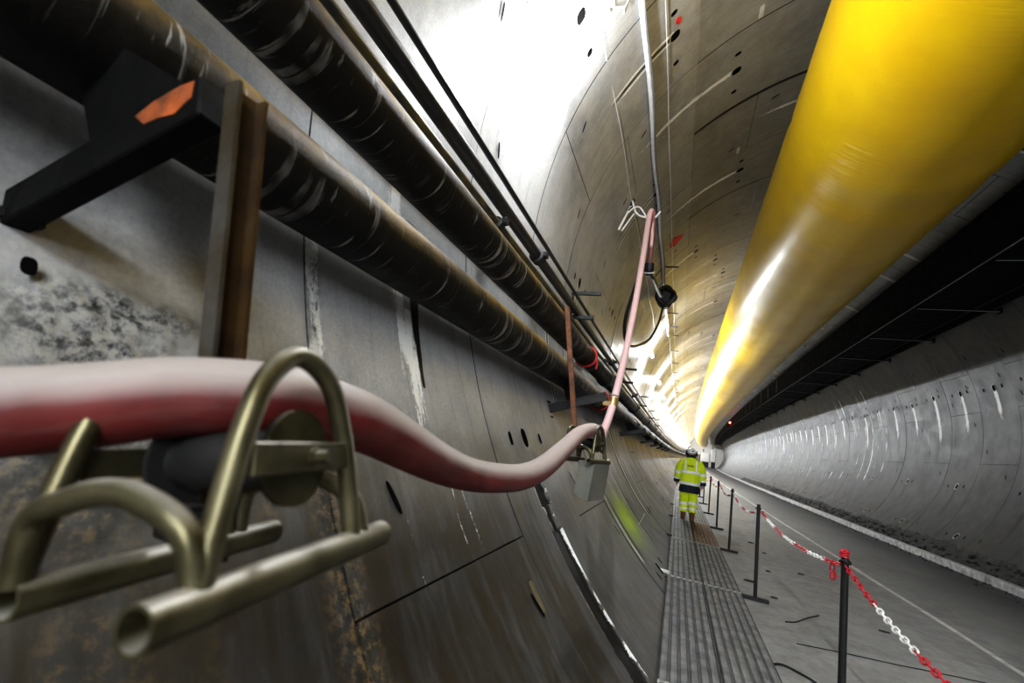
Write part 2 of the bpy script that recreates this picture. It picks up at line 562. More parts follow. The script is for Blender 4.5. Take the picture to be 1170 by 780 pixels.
def attrs(k, TH, YY):
    """stain and painted-shade masks at every lining vertex (TH degrees, YY metres)"""
    fr = (YY - Y0) / RW - k
    s_arc = np.radians(TH) * R0
    white = np.zeros_like(TH); dark = np.zeros_like(TH); brown = np.zeros_like(TH)
    green = np.zeros_like(TH); crust = np.zeros_like(TH); yellow = np.zeros_like(TH); bumpd = np.zeros_like(TH)
    for (t, sd, Lg, w, kind) in DRIPS[k]:
        t = t - 360 if (t > 270 and TH.max() < 100) else t
        s = np.radians(TH - t) * R0 * sd
        mid = Y0 + (k + .47) * RW + .05 * (fbm(s * 1.5, np.full_like(s, k * 7.3 + t), 3) - .5) - .015 * s
        u = np.abs(YY - mid)
        on = (s > .02) & (s < Lg)
        fade = np.clip((Lg - s) / (.4 * Lg), 0, 1)
        if kind == 'white': white = np.maximum(white, np.where(on, np.exp(-(u / w) ** 2) * fade, 0))
        elif kind == 'dark': dark = np.maximum(dark, np.where(on, np.exp(-(u / w) ** 4) * np.clip(fade, 0, .9), 0))
        elif kind == 'mixed':
            dark = np.maximum(dark, np.where(on, np.exp(-(u / (w * .55)) ** 4) * .8 * fade, 0))
            white = np.maximum(white, np.where(on, np.exp(-((u - w) / (w * .45)) ** 2) * .95 * fade, 0))
        elif kind == 'heavy':
            v = YY - mid
            white = np.maximum(white, np.where(on, np.exp(-((v + .06 + .03 * np.sin(s * 4)) / .075) ** 2) * .92 * np.clip((Lg - s) / .9, 0, 1), 0))
            white = np.maximum(white, np.where(on & (s > .9), np.exp(-((v - .02) / .085) ** 2) * .88 * np.clip((Lg - s) / .7, 0, 1), 0))
            wd = .085 * np.clip(1.25 - s / 1.2, 0, 1)
            dark = np.maximum(dark, np.where((s > .3) & (s < 1.35), np.exp(-((v - .10) / np.maximum(wd, .004)) ** 4) * 1.1, 0))
            white = np.where(dark > .5, 0, white)
        elif kind == 'groove':
            wv = w * (1.0 + .5 * fbm(s * 5, s * 0 + 1, 9))
            wv = np.where((s > .55) & (s < .75), wv * .6, wv)
            inside = on & (s > .25) & (u < wv)
            dark = np.where(inside, 1.2, dark)
            bumpd = np.where(inside, .035, bumpd)
            rim = np.exp(-((u - wv - .012) / .010) ** 2) * (on & (s > .2))
            white = np.maximum(white, rim * .8)
    wet_shade = np.clip((TH - 204.5) / 8, 0, 1) * (TH < 260) * np.clip(1.08 - np.maximum(YY - 1.0, 0) / 7.5, .5, 1)  # left wall: wet tone with shade painted in, darker downwards
    wet_shade = np.maximum(wet_shade, .6 * np.clip((-TH - 2) / 30, 0, 1))  # right wall: light fall-off painted in, darker downwards
    wet_shade = np.maximum(wet_shade, .9 * np.clip((TH - 205.5) / 4, 0, 1) * (TH < 260) * (YY < 1.35))
    lo = (TH > 202) & (TH < 250)
    # brown seepage over the lower left wall
    b = np.clip((TH - 206) / 7, 0, 1) * lo * np.clip((9.0 - YY) / 6, 0, 1) * .95
    b = b * (.45 + 1.1 * fbm(YY * 1.1, s_arc * .35, 21)) * np.where(YY < 3.2, 1.15, .75)
    brown = np.maximum(brown, np.clip(b, 0, 1))
    far = (TH > 200) & (TH < 228)
    brown = np.maximum(brown, np.where(far & (YY > 12), .75 * np.clip(fbm(YY * .35, s_arc * .5, 5) * 2.4 - .95, 0, 1), 0))
    # ochre stain over the crown
    yl = np.clip(1 - np.abs(TH - 126) / 34, 0, 1) ** .6 * np.clip((YY - 3.0) / 7, 0, 1) * np.clip((26 - YY) / 9, 0, 1)
    yl = yl * (.35 + 1.2 * fbm(YY * .45, s_arc * .9, 31))
    yellow = np.clip(yl, 0, 1) * .75
    # bright green patch on the left wall
    green = np.exp(-((YY - 6.9) / .55) ** 2) * np.exp(-((TH - 219) / 3.4) ** 2) * 1.2
    if k in (-1, 0):
        # lumpy grout crust near the first bracket, pale crust beside the ring joint
        cz = np.exp(-((YY - .55 - .1 * fbm(s_arc * 4, YY * 3, 4)) / .17) ** 2) * np.clip((TH - 203.2) / .9, 0, 1) * np.clip((212 - TH) / 5, 0, 1)
        cz2 = .8 * np.exp(-((YY - .98) / .05) ** 2) * np.clip((TH - 204.6) / 1.0, 0, 1) * np.clip((212 - TH) / 5, 0, 1)
        cz = np.clip(cz * 1.5 * fbm(YY * 9, s_arc * 9, 8) * 1.7 + cz2, 0, 1)
        crust = np.maximum(crust, cz)
        bumpd = bumpd - .05 * cz * fbm(YY * 22, s_arc * 22, 2)
        jn = np.exp(-((YY - Y0 - .045) / .05) ** 2) * np.clip((TH - 195.5) / 1.5, 0, 1) * np.clip((209 - TH) / 2, 0, 1)
        white = np.maximum(white, .75 * jn)
        crust = np.maximum(crust, jn * .6)
        ov = np.exp(-(((YY - Y0 - .045) / .022) ** 2 + ((TH - 201.6) / 1.7) ** 2) ** 2)
        dark = np.maximum(dark, .8 * ov)
        br2 = np.exp(-((YY - Y0 + .02 * (fbm(s_arc * 6, YY * 0, 4) - .5)) / .075) ** 2) * np.clip((TH - 207) / 2, 0, 1)
        brown = np.maximum(brown, br2 * 1.2); crust = np.maximum(crust, br2 * .8)
        bl = np.clip((TH - 207) / 2, 0, 1) * np.clip((.95 - YY) / .5, 0, 1)
        crust = np.maximum(crust, bl * .7 * np.clip(fbm(YY * 5, s_arc * 2, 17) * 6 - 2.2, 0, 1))
        bumpd = bumpd - .012 * br2 * fbm(YY * 30, s_arc * 20, 6)
    if k == 0:
        for off, ph in ((.55, 0.), (.62, 2.)):
            st = np.exp(-((YY - (Y0 + off * RW + .02 * np.sin(s_arc * 5 + ph))) / .013) ** 2) * np.clip((TH - 206) / 2, 0, 1) * (TH < 214.3)
            white = np.maximum(white, .58 * st)
        st = np.exp(-((YY - (Y0 + .27 * RW + .02 * np.sin(s_arc * 5))) / .016) ** 2) * np.clip((TH - 209) / 2, 0, 1) * (TH < 214.3)
        white = np.maximum(white, .50 * st)
    if k >= 3:
        # white drips with wet glints painted in, beside the ring joints
        rn = np.random.default_rng(500 + k); a1, a2, b1 = rn.uniform(.6, 1.1), rn.uniform(.05, .16), rn.uniform(0, 9)
        band = np.exp(-((fr - a2) / .035) ** 2) + .8 * np.exp(-((fr - a2 - .45 - .1 * a1) / .03) ** 2)
        lf = np.clip((TH - 198) / 4, 0, 1) * (TH < 240) * np.clip((229 - TH) / 6, 0, 1)
        rt = np.clip((TH + 30) / 8, 0, 1) * np.clip((30 - TH) / 8, 0, 1) * (1 if k > 13 else 0)
        brk = np.clip(fbm(s_arc * 1.1 + b1, YY * 0 + b1, 41) * 3.6 - .95, 0, 1)
        white = np.maximum(white, np.clip(band, 0, 1) * np.maximum(lf * a1, rt * a1) * brk)
        dband = np.exp(-((fr - a2 - .1) / .05) ** 2) * lf * brk
        dark = np.maximum(dark, .75 * dband * (white < .3))
    return dict(white=white, dark=dark, brown=brown, green=green, crust=crust, yellow=yellow, wet_shade=wet_shade), bumpd


def samples(lo, hi, joints, step, gap):
    """(angle, is_gap) list between lo and hi with a narrow slot at every joint"""
    xs = []
    cuts = [j for j in joints if lo + .3 < j < hi - .3]
    a = lo
    for c in cuts + [None]:
        e = hi if c is None else c - gap
        n = max(1, int(round((e - a) / step)))
        xs += [(a + (e - a) * i / n, 0) for i in range(n + 1)]
        if c is not None:
            xs += [(c - gap * .99, .5), (c - gap * .98, 1), (c + gap * .98, 1), (c + gap * .99, .5)]
            a = c + gap
    return xs


def build_lining(name, t0, t1):
    Vs = []; Fs = []; A = {q: [] for q in ('white', 'dark', 'brown', 'green', 'crust', 'yellow', 'wet_shade')}; UV = []
    base = 0
    pocket_v = G()
    left = name == 'wall_left'
    for k in range(KMIN, KMAX):
        if left: st = .018 if -1 <= k <= 2 else (.03 if k <= 5 and k >= 0 else (.07 if -2 < k < 12 else (.16 if k < 30 else .4)))
        else: st = .04 if 1 <= k <= 7 else (.06 if 7 < k < 16 else (.16 if 0 <= k < 30 else .4))
        gap_m = (.006 if name == 'ceiling' else .0045) if k < 6 else .0062
        J = [((j - t0) % 360) + t0 for j in ring_joints(k)]
        th = samples(t0, t1, sorted(J), math.degrees(st / R0), math.degrees(gap_m / R0))
        ya = Y0 + k * RW
        n = max(3, int(round(RW / (st if k < -1 else min(st, .04 if k < 45 else .1)))))
        ys = [(ya, 1), (ya + gap_m * .98, 1), (ya + gap_m * .99, .5)] + [(ya + gap_m + (RW - 2 * gap_m) * i / n, 0) for i in range(n + 1)] + [(ya + RW - gap_m * .99, .5), (ya + RW - gap_m * .98, 1)]
        if k == KMAX - 1 or True: ys.append((ya + RW, 1))
        T = np.array([a for a, _ in th]); TG = np.array([g for _, g in th])
        Yv = np.array([a for a, _ in ys]); YG = np.array([g for _, g in ys])
        TH, YY = np.meshgrid(T, Yv); GG = np.maximum(*np.meshgrid(TG, YG))
        at, bd = attrs(k, TH, YY)
        if k == 4 and name == 'ceiling': at['dark'] = np.maximum(at['dark'], 1.1 * (np.abs(YY - ya - .02) < .03))
        # every segment sits a few millimetres proud or shy of its neighbours
        rs = np.random.default_rng(100 + k); offs = rs.uniform(-.004, .004, 12)
        seg = np.searchsorted(np.array(sorted(J)), TH)
        Rr = R0 + offs[np.clip(seg, 0, 11)] + bd + (GG > .9) * .035
        at['dark'] = np.where(GG > 0, 1.2, at['dark']); at['white'] = np.where(GG > 0, 0, at['white']); at['green'] = np.where(GG > 0, 0, at['green'])
        X = Rr * np.cos(np.radians(TH)) + bend(YY); Z = Rr * np.sin(np.radians(TH))
        Vs.append(np.stack([X.ravel(), YY.ravel(), Z.ravel()], 1))
        UV.append(np.stack([YY.ravel(), np.radians(TH).ravel() * R0], 1))
        for q in A: A[q].append(at[q].ravel())
        ny, nt = TH.shape
        i, j = np.meshgrid(np.arange(ny - 1), np.arange(nt - 1), indexing='ij')
        a = base + i * nt + j
        Fs.append(np.stack([a, a + nt, a + nt + 1, a + 1], -1).reshape(-1, 4))
        base += ny * nt
        # bolt pockets
        if k < 45 and k >= -2:
            big = k < 16

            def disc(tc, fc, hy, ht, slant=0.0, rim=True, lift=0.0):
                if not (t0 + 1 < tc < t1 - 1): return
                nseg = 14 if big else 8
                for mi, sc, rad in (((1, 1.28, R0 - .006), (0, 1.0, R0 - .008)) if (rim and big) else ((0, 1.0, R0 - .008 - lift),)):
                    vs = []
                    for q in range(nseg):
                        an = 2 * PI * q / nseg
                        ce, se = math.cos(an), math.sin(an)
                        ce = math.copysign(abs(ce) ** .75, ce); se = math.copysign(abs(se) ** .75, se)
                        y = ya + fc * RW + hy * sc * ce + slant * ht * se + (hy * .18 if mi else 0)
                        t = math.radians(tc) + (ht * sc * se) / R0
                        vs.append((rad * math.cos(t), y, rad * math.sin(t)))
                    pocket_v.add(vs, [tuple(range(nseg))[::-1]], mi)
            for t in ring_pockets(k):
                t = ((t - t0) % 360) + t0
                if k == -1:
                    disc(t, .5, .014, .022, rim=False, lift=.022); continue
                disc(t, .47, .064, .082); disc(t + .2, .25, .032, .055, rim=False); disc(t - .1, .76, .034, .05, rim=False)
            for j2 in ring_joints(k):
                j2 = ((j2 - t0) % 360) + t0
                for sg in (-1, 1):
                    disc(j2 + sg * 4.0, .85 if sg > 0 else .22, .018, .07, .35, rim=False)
    V = np.concatenate(Vs); F = np.concatenate(Fs); UVv = np.concatenate(UV)
    pv = np.array(pocket_v.v); pv[:, 0] += bend(pv[:, 1])
    me = bpy.data.meshes.new(name)
    nf = len(F); npk = len(pocket_v.f)
    tot_v = len(V) + len(pv)
    me.vertices.add(tot_v); me.vertices.foreach_set('co', np.concatenate([V, pv]).astype(np.float32).ravel())
    pl = [len(f) for f in pocket_v.f]; loops = np.concatenate([F.ravel(), np.array([i + len(V) for f in pocket_v.f for i in f])])
    me.loops.add(len(loops)); me.loops.foreach_set('vertex_index', loops.astype(np.int32))
    tots = np.concatenate([np.full(nf, 4), np.array(pl)]); starts = np.concatenate([[0], np.cumsum(tots)[:-1]])
    me.polygons.add(nf + npk); me.polygons.foreach_set('loop_start', starts.astype(np.int32)); me.polygons.foreach_set('loop_total', tots.astype(np.int32))
    mi = np.concatenate([np.zeros(nf), np.array(pocket_v.m) + 1]).astype(np.int32)
    me.polygons.foreach_set('material_index', mi)
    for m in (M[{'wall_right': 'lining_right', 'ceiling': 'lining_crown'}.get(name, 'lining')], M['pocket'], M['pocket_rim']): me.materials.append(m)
    uvl = me.uv_layers.new(name='UVMap')
    uvl.data.foreach_set('uv', np.concatenate([UVv[F.ravel()], np.zeros((sum(pl), 2))]).astype(np.float32).ravel())
    for q in A:
        at = me.attributes.new(q, 'FLOAT', 'POINT')
        at.data.foreach_set('value', np.concatenate([np.concatenate(A[q]), np.zeros(len(pv))]).astype(np.float32))
    me.update(calc_edges=True); me.validate()
    o = bpy.data.objects.new(name, me); COL.objects.link(o); o['kind'] = 'structure'
    return o


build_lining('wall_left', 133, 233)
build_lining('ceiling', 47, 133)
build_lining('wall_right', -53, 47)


def struct(name, g, mats, **kw):
    o = g.build(name, mats, **kw); o['kind'] = 'structure'; return o


YEND = Y0 + KMAX * RW
# floor
g = G(); ys = list(np.arange(-11.4, 60, 1.0)) + list(np.arange(60, YEND + 1, 3.0))
xs = [-3.33, -2.2, 0, 1.5, 3.27]
vs = [(x, y, ZG) for y in ys for x in xs]; nx = len(xs)
g.add(vs, [(j * nx + i, j * nx + i + 1, (j + 1) * nx + i + 1, (j + 1) * nx + i) for j in range(len(ys) - 1) for i in range(nx - 1)])
struct('floor', g, M['road'], curve=True, smooth=False)
# transverse slab joints and the strip joint beside the walkway, cut as dark lines in the slab
g = G()
for (a, b) in (((-2.05, 5.60), (3.0, 6.80)), ((-2.0, 15.5), (3.0, 18.15)), ((-2.0, 26.0), (3.0, 28.4)), ((-2.0, 38.0), (3.0, 40.4))):
    n = 12
    pa = [(a[0] + (b[0] - a[0]) * i / n, a[1] + (b[1] - a[1]) * i / n + random.uniform(-.02, .02)) for i in range(n + 1)]
    for i in range(n):
        g.add([(pa[i][0], pa[i][1] - .012, ZG + .003), (pa[i + 1][0], pa[i + 1][1] - .012, ZG + .003), (pa[i + 1][0], pa[i + 1][1] + .012, ZG + .003), (pa[i][0], pa[i][1] + .012, ZG + .003)], [(0, 1, 2, 3)])
struct('trim_1', g, M['pocket'], curve=True, smooth=False)
# pale worn line along the roadway
g = G(); ysl = np.arange(1, 100, 1.0)
vs = []
for y in ysl: vs += [(.10 + .015 * math.sin(y), y, ZG + .004), (.19 + .012 * math.sin(y * 1.7), y, ZG + .004)]
g.add(vs, [(2 * i, 2 * i + 1, 2 * i + 3, 2 * i + 2) for i in range(len(ysl) - 1)])
struct('trim_2', g, M['paint'], curve=True, smooth=False)
# kerb on the right
g = G(); y = 5.0
while y < YEND - 2:
    L = random.uniform(1.3, 2.4)
    g.box((3.13 + random.uniform(-.012, .012), y + L / 2, ZG + .06), (.22, L - .02, .20 + random.uniform(-.012, .012)), Matrix.Rotation(random.uniform(-.008, .008), 3, 'Z'), 0, .025)
    y += L
struct('trim_3', g, M['kerb'], curve=True)
# rubble between kerb and wall
g = G(); ys = np.arange(3.5, 60, .16); us = np.linspace(0, 1, 7)
vs = []
for y in ys:
    for u in us:
        x = 3.2 + .62 * u; zt = -math.sqrt(max(0, 24.9 - min(x, 3.9) ** 2))
        z = ZG + .10 + (.42 * u) + .10 * (fbm(np.array([y * 2.2]), np.array([u * 3]), 5)[0] - .5) + .06 * (fbm(np.array([y * 7]), np.array([u * 9]), 6)[0] - .5)
        vs.append((x, y, z))
nu = len(us)
g.add(vs, [(j * nu + i, j * nu + i + 1, (j + 1) * nu + i + 1, (j + 1) * nu + i) for j in range(len(ys) - 1) for i in range(nu - 1)])
for i in range(500):
    y = random.uniform(4, 40); x = random.uniform(3.22, 3.6); u = (x - 3.2) / .62; r = random.uniform(.015, .05)
    g.ball((x, y, ZG + .11 + .42 * u), (r * random.uniform(.7, 1.5), r * random.uniform(.7, 1.5), r), 6, 4)
o = g.build('rubble', M['dirt'], curve=True, smooth=False); o['kind'] = 'stuff'
tag(o, 'dark muddy rubble heaped between the kerb and the right wall', 'rubble')
# dirt spilled on the roadway along the kerb
g = G()
for i in range(420):
    y = 7 + 38 * random.random() ** 1.6; x = 3.0 - abs(random.gauss(0, .16)); r = random.uniform(.006, .026)
    g.ball((x, y, ZG + r * .3), (r * random.uniform(.7, 1.8), r * random.uniform(.7, 1.8), r * .7), 6, 4)
o = g.build('grit', M['dirt'], curve=True, smooth=False); o['kind'] = 'stuff'
tag(o, 'loose dark grit scattered along the roadway side of the kerb', 'grit')
# the two far ends
for nm, yy in (('wall_far', YEND), ('wall_back', Y0 + KMIN * RW)):
    g = G(); n = 40
    g.add([(5.05 * math.cos(2 * PI * i / n), yy, 5.05 * math.sin(2 * PI * i / n)) for i in range(n)], [tuple(range(n))])
    struct(nm, g, M['endwall'], curve=True, smooth=False)

# ------------------------------------------------------------------ pipes and cables on the left wall
CH = {}


def ylist(a, b):
    return list(np.arange(a, min(b, 20), .5)) + list(np.arange(20, b, 2.0)) + [b]


def long_pipe(name, label, cat, x, z, r, mat, a=-11.2, b=144, n=24, couplings=(), crad=1.18, clen=.16):
    t = thing(name, label, cat, (x, 0, z))
    g = G(); g.tube([(x, y, z) for y in ylist(a, b)], r, n); g.build('pipe_run' if r > .05 else 'run', mat, t, curve=True)
    for y in couplings:
        g = G(); g.tube([(x, y - clen / 2, z), (x, y - clen / 2 + .01, z), (x, y + clen / 2 - .01, z), (x, y + clen / 2, z)], [r * 1.04, r * crad, r * crad, r * 1.04], n)
        g.box((x + r * crad + .01, y, z + .02), (.05, clen * .7, .06), None, 0, .008)
        g.build('coupling', M['steel_dark'], t, curve=True)
    return t


P1 = (-4.536, -1.471, .146); P2 = (-4.679, -.902, .151)
cps = [7.4, 13.2, 19.0, 24.8, 30.6, 36.4, 42.2, 48.0]
long_pipe('steel_pipe', 'thick rust-stained pipe running along the left wall, the lower of the two', 'pipe', P1[0], P1[1], P1[2], M['pipe'], couplings=cps)
long_pipe('steel_pipe', 'thick rust-stained pipe running along the left wall, the upper of the two', 'pipe', P2[0], P2[1], P2[2], M['pipe'], couplings=[c + 1.1 for c in cps])
long_pipe('service_pipe', 'thin ochre-dusted line just above the upper rusty pipe', 'pipe', -4.863, -.449, .028, M['cable_y'], n=10, couplings=[3.16, 9.2, 15.3], crad=1.9, clen=.10)
long_pipe('service_pipe', 'black medium pipe with a bulging coupler above the thick rusty pipes', 'pipe', -4.872, -.258, .057, M['cable'], n=14, couplings=[4.28, 10.3, 16.3], crad=1.45, clen=.14)
long_pipe('power_cable', 'topmost thin black cable of the bundle on the left wall', 'cable', -4.885, -.013, .026, M['cable'], n=10)

# red straps round the pipes
for (p, y, lab) in ((P2, 6.5, 'red strap tied round the upper thick pipe'), (P1, 7.3, 'red strap tied round the lower thick pipe beside the pink hose')):
    g = G(); g.loop([(p[0] + (p[2] + .012) * math.cos(a), y + .015 * math.sin(a), p[1] + (p[2] + .012) * math.sin(a)) for a in np.linspace(0, 2 * PI, 24, endpoint=False)], .016, 6)
    g.tube([(p[0] + p[2] + .01, y, p[1] - .02), (p[0] + p[2] + .03, y + .02, p[1] - .10), (p[0] + p[2] + .02, y + .03, p[1] - .18)], .012, 6)
    tag(g.build('tie_strap', M['strap']), lab, 'strap')

# pipe brackets: radial arm with saddle, wall plate
AR = Vector((math.cos(math.radians(19)), 0, math.sin(math.radians(19)))); UPV = Vector((-AR.z, 0, AR.x))


def bracket(y, label, group=None, post=None, near=False):
    a = Vector((-4.665, y, -1.845))           # on the wall
    t = thing('pipe_bracket', label, 'bracket', tuple(a), group)
    b = a + AR * (.60 if near else .66)
    w, h = (.05, .088) if near else (.06, .075)
    g = G(); c1 = a - UPV * h * .5; c2 = b - UPV * h * .5
    g.bar(c1, c2, w, h, tuple(UPV), 0, .004)
    if not near:
        g.bar(c1 + UPV * h * .5, c2 + UPV * h * .5, w * 1.25, .012, tuple(UPV), 0)
        g.bar(c1 - UPV * h * .5, c2 - UPV * h * .5, w * 1.25, .012, tuple(UPV), 0)
    g.build('arm', M['steel_black' if near else 'steel_dark'], t, smooth=False, curve=True)
    g = G(); g.box(a - UPV * (.15 if near else .05), (.03, .09, .22), Matrix.Rotation(-math.radians(19), 3, 'Y'), 0, .004)
    for s in (-1, 1):
        for q in (-1, 1):
            p = a - UPV * ((.15 if near else .05) + q * .085) + Vector((0, s * .03, 0)); g.tube([p, p + AR * .035], .012, 6)
    g.build('wall_plate', M['steel_dark'], t, smooth=False, curve=True)
    # saddle under the pipe
    g = G(); base = a + AR * (.42 if near else .36); top = Vector((P1[0], y, P1[1] - P1[2]))
    n = 10; vs = []
    for s in (-1, 1):
        yy = s * (.022 if near else .035)
        vs += [base + AR * -.13 + Vector((0, yy, 0)), base + AR * .14 + Vector((0, yy, 0))]
        for i in range(n + 1):
            an = math.radians(-22 - 56 * i / n)
            vs.append(Vector((P1[0] + P1[2] * math.cos(an), y + yy, P1[1] + P1[2] * math.sin(an))))
    m = n + 3
    fs = [tuple(range(m)), tuple(range(m, 2 * m))[::-1]] + [(i, m + i, m + (i + 1) % m, (i + 1) % m) for i in range(m)]
    g.add(vs, fs); g.build('saddle', M['steel_black'], t, smooth=False, curve=True)
    if near:
        g = G(); off = Vector((0, -.0265, 0))
        q_ = [b + off - AR * l_ - UPV * h_ for l_, h_ in ((.17, .012), (.12, .002), (.05, .002), (.015, .01), (.02, .045), (.06, .062), (.10, .05), (.14, .045))]
        g.add(q_ + [p + Vector((0, .003, 0)) for p in q_], [tuple(range(8)), tuple(range(8, 16))[::-1]] + [(i, 8 + i, 8 + (i + 1) % 8, (i + 1) % 8) for i in range(8)])
        q = g.build('paint_patch', M['orange'], t, smooth=False); q['label'] = 'flaking orange paint near the arm end'
    if post:
        (x0, z0), (x1, z1), wd, mat, dy, dy2 = post
        top_, bot = Vector((x0, y + dy, z0)), Vector((x1, y + dy2, z1)); d = (top_ - bot).normalized(); nx = d.cross(Vector((0, 1, 0))).normalized()
        g = G()
        if near:   # open channel: web towards the pipe, two flanges with the open side to the camera
            g.bar(bot, top_, wd, .008, tuple(nx), 0)
            for s, mm in ((-1, 0), (1, 1)):
                off = Vector((0, s * wd / 2, 0)) + nx * (.014 * (1 if nx.x > 0 else -1))
                g.bar(bot + off, top_ + off, .008, .034, tuple(nx), mm)
            off = nx * (.006 * (1 if nx.x > 0 else -1)); g.bar(bot + off, top_ + off, wd * .9, .004, tuple(nx), 1)
            g.build('post', [M['channel'], M['chan_in']], t, smooth=False)
        else:
            g.bar(bot, top_, wd, .05, tuple(nx), 0, .005); g.build('post', mat, t, smooth=False)
    return t


bracket(.42, 'dark steel pipe bracket nearest the camera with an orange painted arm end and channel post', post=((-4.06, -1.655), (-3.972, -2.46), .052, None, .028, .125), near=True)
bracket(4.75, 'pipe bracket with a rusty brown post standing in front of both pipes', post=((-4.475, -.81), (-4.225, -2.10), .045, M['steel_rust'], -.42, -.42))
br_y = [11.3, 17.9, 24.3, 30.8, 37.3, 43.8]
bl = ['dark pipe bracket on the left wall, first one past the rusty post', 'dark pipe bracket on the left wall, second one past the rusty post']
for i, y in enumerate(br_y):
    bracket(y, bl[i] if i < 2 else 'small dark pipe bracket far along the left wall, past the second one', None if i < 2 else 'distant pipe brackets')

# short cable brackets above the pipes
for i, y in enumerate((6.35, 12.8, 19.2, 25.6, 32.0)):
    t = thing('cable_bracket', ('pair of dark steel bars carrying the black cables, nearest set, beyond the rusty post', 'pair of dark bars carrying the black cables, second set along the left wall', 'pair of dark bars carrying the black cables, third set along the left wall', 'small distant cable bracket on the left wall', 'small distant cable bracket on the left wall')[i], 'bracket', (-4.97, y, -.1), 'distant cable brackets' if i > 2 else None)
    for (x, z) in ((-4.53, .045), (-4.60, -.345)):
        g = G(); g.bar((-4.99, y, z), (x, y, z), .05, .035, (0, 0, 1), 0, .004); g.bar((-4.985, y, z + .02), (x, y, z + .02), .012, .05, (0, 0, 1))
        g.build('arm', M['steel_dark'], t, smooth=False, curve=True)
    g = G(); g.bar((-4.955, y, -.42), (-4.965, y, .10), .05, .02, (1, 0, 0), 0, .003); g.build('upright', M['steel_dark'], t, smooth=False, curve=True)

# ------------------------------------------------------------------ rollers
def roller(loc, rotz, tilt, sc, label, plate, xb):
    """tubular steel hose roller: two skids, two hoops, drum, two arched ties. Local: skids along y, +x faces the walkway"""
    t = thing('hose_roller', label, 'roller', loc)
    o0 = t.location.copy(); t.location = (0, 0, 0)
    xf = 0.0
    for x, nm in ((xf, 'front'), (xb, 'back')):
        g = G(); g.tube([(x, -.185 if x == 0 else -.140, 0), (x, .185 if x == 0 else .200, 0)], .0185, 16, hollow=.2); g.build('skid', M['zinc'], t)
        zt = .238 if x == xf else .225
        pts = smooth_path([(x, -.135, .012), (x, -.122, .07), (x, -.102, .15), (x, -.077, .205), (x, -.030, zt - .004), (x, .03, .21), (x, .066, .15), (x, .090, .07), (x, .102, .012)], 6)
        g = G(); g.tube(pts, .0125, 12); g.build('hoop', M['zinc'], t)
        g = G(); s = 1 if x == xf else -1
        g.box((x + s * .004, -.006, .118), (.008, .178, .034), None, 0, .002)
        g.build('cross_strap', M['zinc'], t, smooth=False)
        g = G(); g.lathe([(.012, -.014), (.012, 0), (.0075, .001), (.0075, .016)], (x + s * .010, .0, .118), (s, 0, 0), 6); g.build('axle_nut', M['zinc'], t, smooth=False)
    g = G()
    e = -xb - .037
    prof = [(.012, 0), (.056, .001), (.056, .006), (.030, .007), (.030, .016), (.034, .022), (.034, e - .026), (.030, e - .020), (.030, e - .007), (.050, e - .006), (.050, e - .001), (.012, e)]
    g.lathe(prof, (xf - .018, .0, .118), (-1, 0, 0), 28)
    g.build('drum', [M['steel_dark']], t)
    g = G(); g.lathe([(.0565, 0), (.0565, .006), (.02, .0065), (.012, .0066)], (xf - .0195, 0, .118), (1, 0, 0), 28)
    q = g.build('drum_plate', M['zinc'], t); q['label'] = 'zinc-plated round drum end plate'
    for y in (-.135, .125):
        pts = smooth_path([(xf, y, .012), (xf - .012, y - .008, .06), (xf * .7 + xb * .3, y - .012, .088), (xf * .5 + xb * .5, y - .012, .094), (xf * .28 + xb * .72, y - .01, .086), (xb + .012, y - .004, .07), (xb, y, .012)], 6)
        g = G(); g.tube(pts, .0125, 12); g.build('tie_arch', M['zinc'], t)
    if plate:
        g = G()
        g.add([(.012, -.10, -.005), (.012, .19, -.005), (-.02, .19, -.255), (-.02, -.10, -.255), (-.012, -.10, -.005), (-.012, .19, -.005), (-.044, .19, -.255), (-.044, -.10, -.255)],
              [(0, 1, 2, 3), (4, 7, 6, 5), (0, 4, 5, 1), (2, 6, 7, 3), (0, 3, 7, 4), (1, 5, 6, 2)])
        g.add([(.012, -.115, -.005), (.012, -.10, -.005), (-.10, -.10, .0), (-.10, -.115, .0), (-.02, -.115, -.255), (-.02, -.10, -.255), (-.12, -.10, -.22), (-.12, -.115, -.22)],
              [(0, 1, 2, 3), (4, 7, 6, 5), (0, 3, 7, 4), (1, 5, 6, 2), (0, 4, 5, 1), (3, 2, 6, 7)])
        q = g.build('support_plate', M['grey_sheet'], t, smooth=False); q['label'] = 'folded grey sheet support below the roller'
    else:
        g = G(); g.bar((xb - .005, .06, .03), (xb - .13, .13, .03), .04, .05, (0, 0, 1), 0, .004)
        g.build('mounting_arm', M['steel_dark'], t, smooth=False)
    if plate:
        g = G(); g.bar((-.08, .10, -.14), (-.36, .70, -.16), .05, .05, (0, 0, 1), 0, .004); g.build('mounting_arm', M['steel_dark'], t, smooth=False)
    t.location = o0; t.rotation_euler = (0, tilt, rotz); t.scale = (sc, sc, sc)
    return t



roller((-3.655, .425, -2.36), math.radians(9), math.radians(-11), 1.0, 'zinc tubular hose roller in the near left foreground under the red hose', False, -.20)
roller((-3.81, 3.4, -2.305), math.radians(-11), math.radians(-3), 1.1, 'hose roller further along the left wall with a grey plate below it', True, -.20)

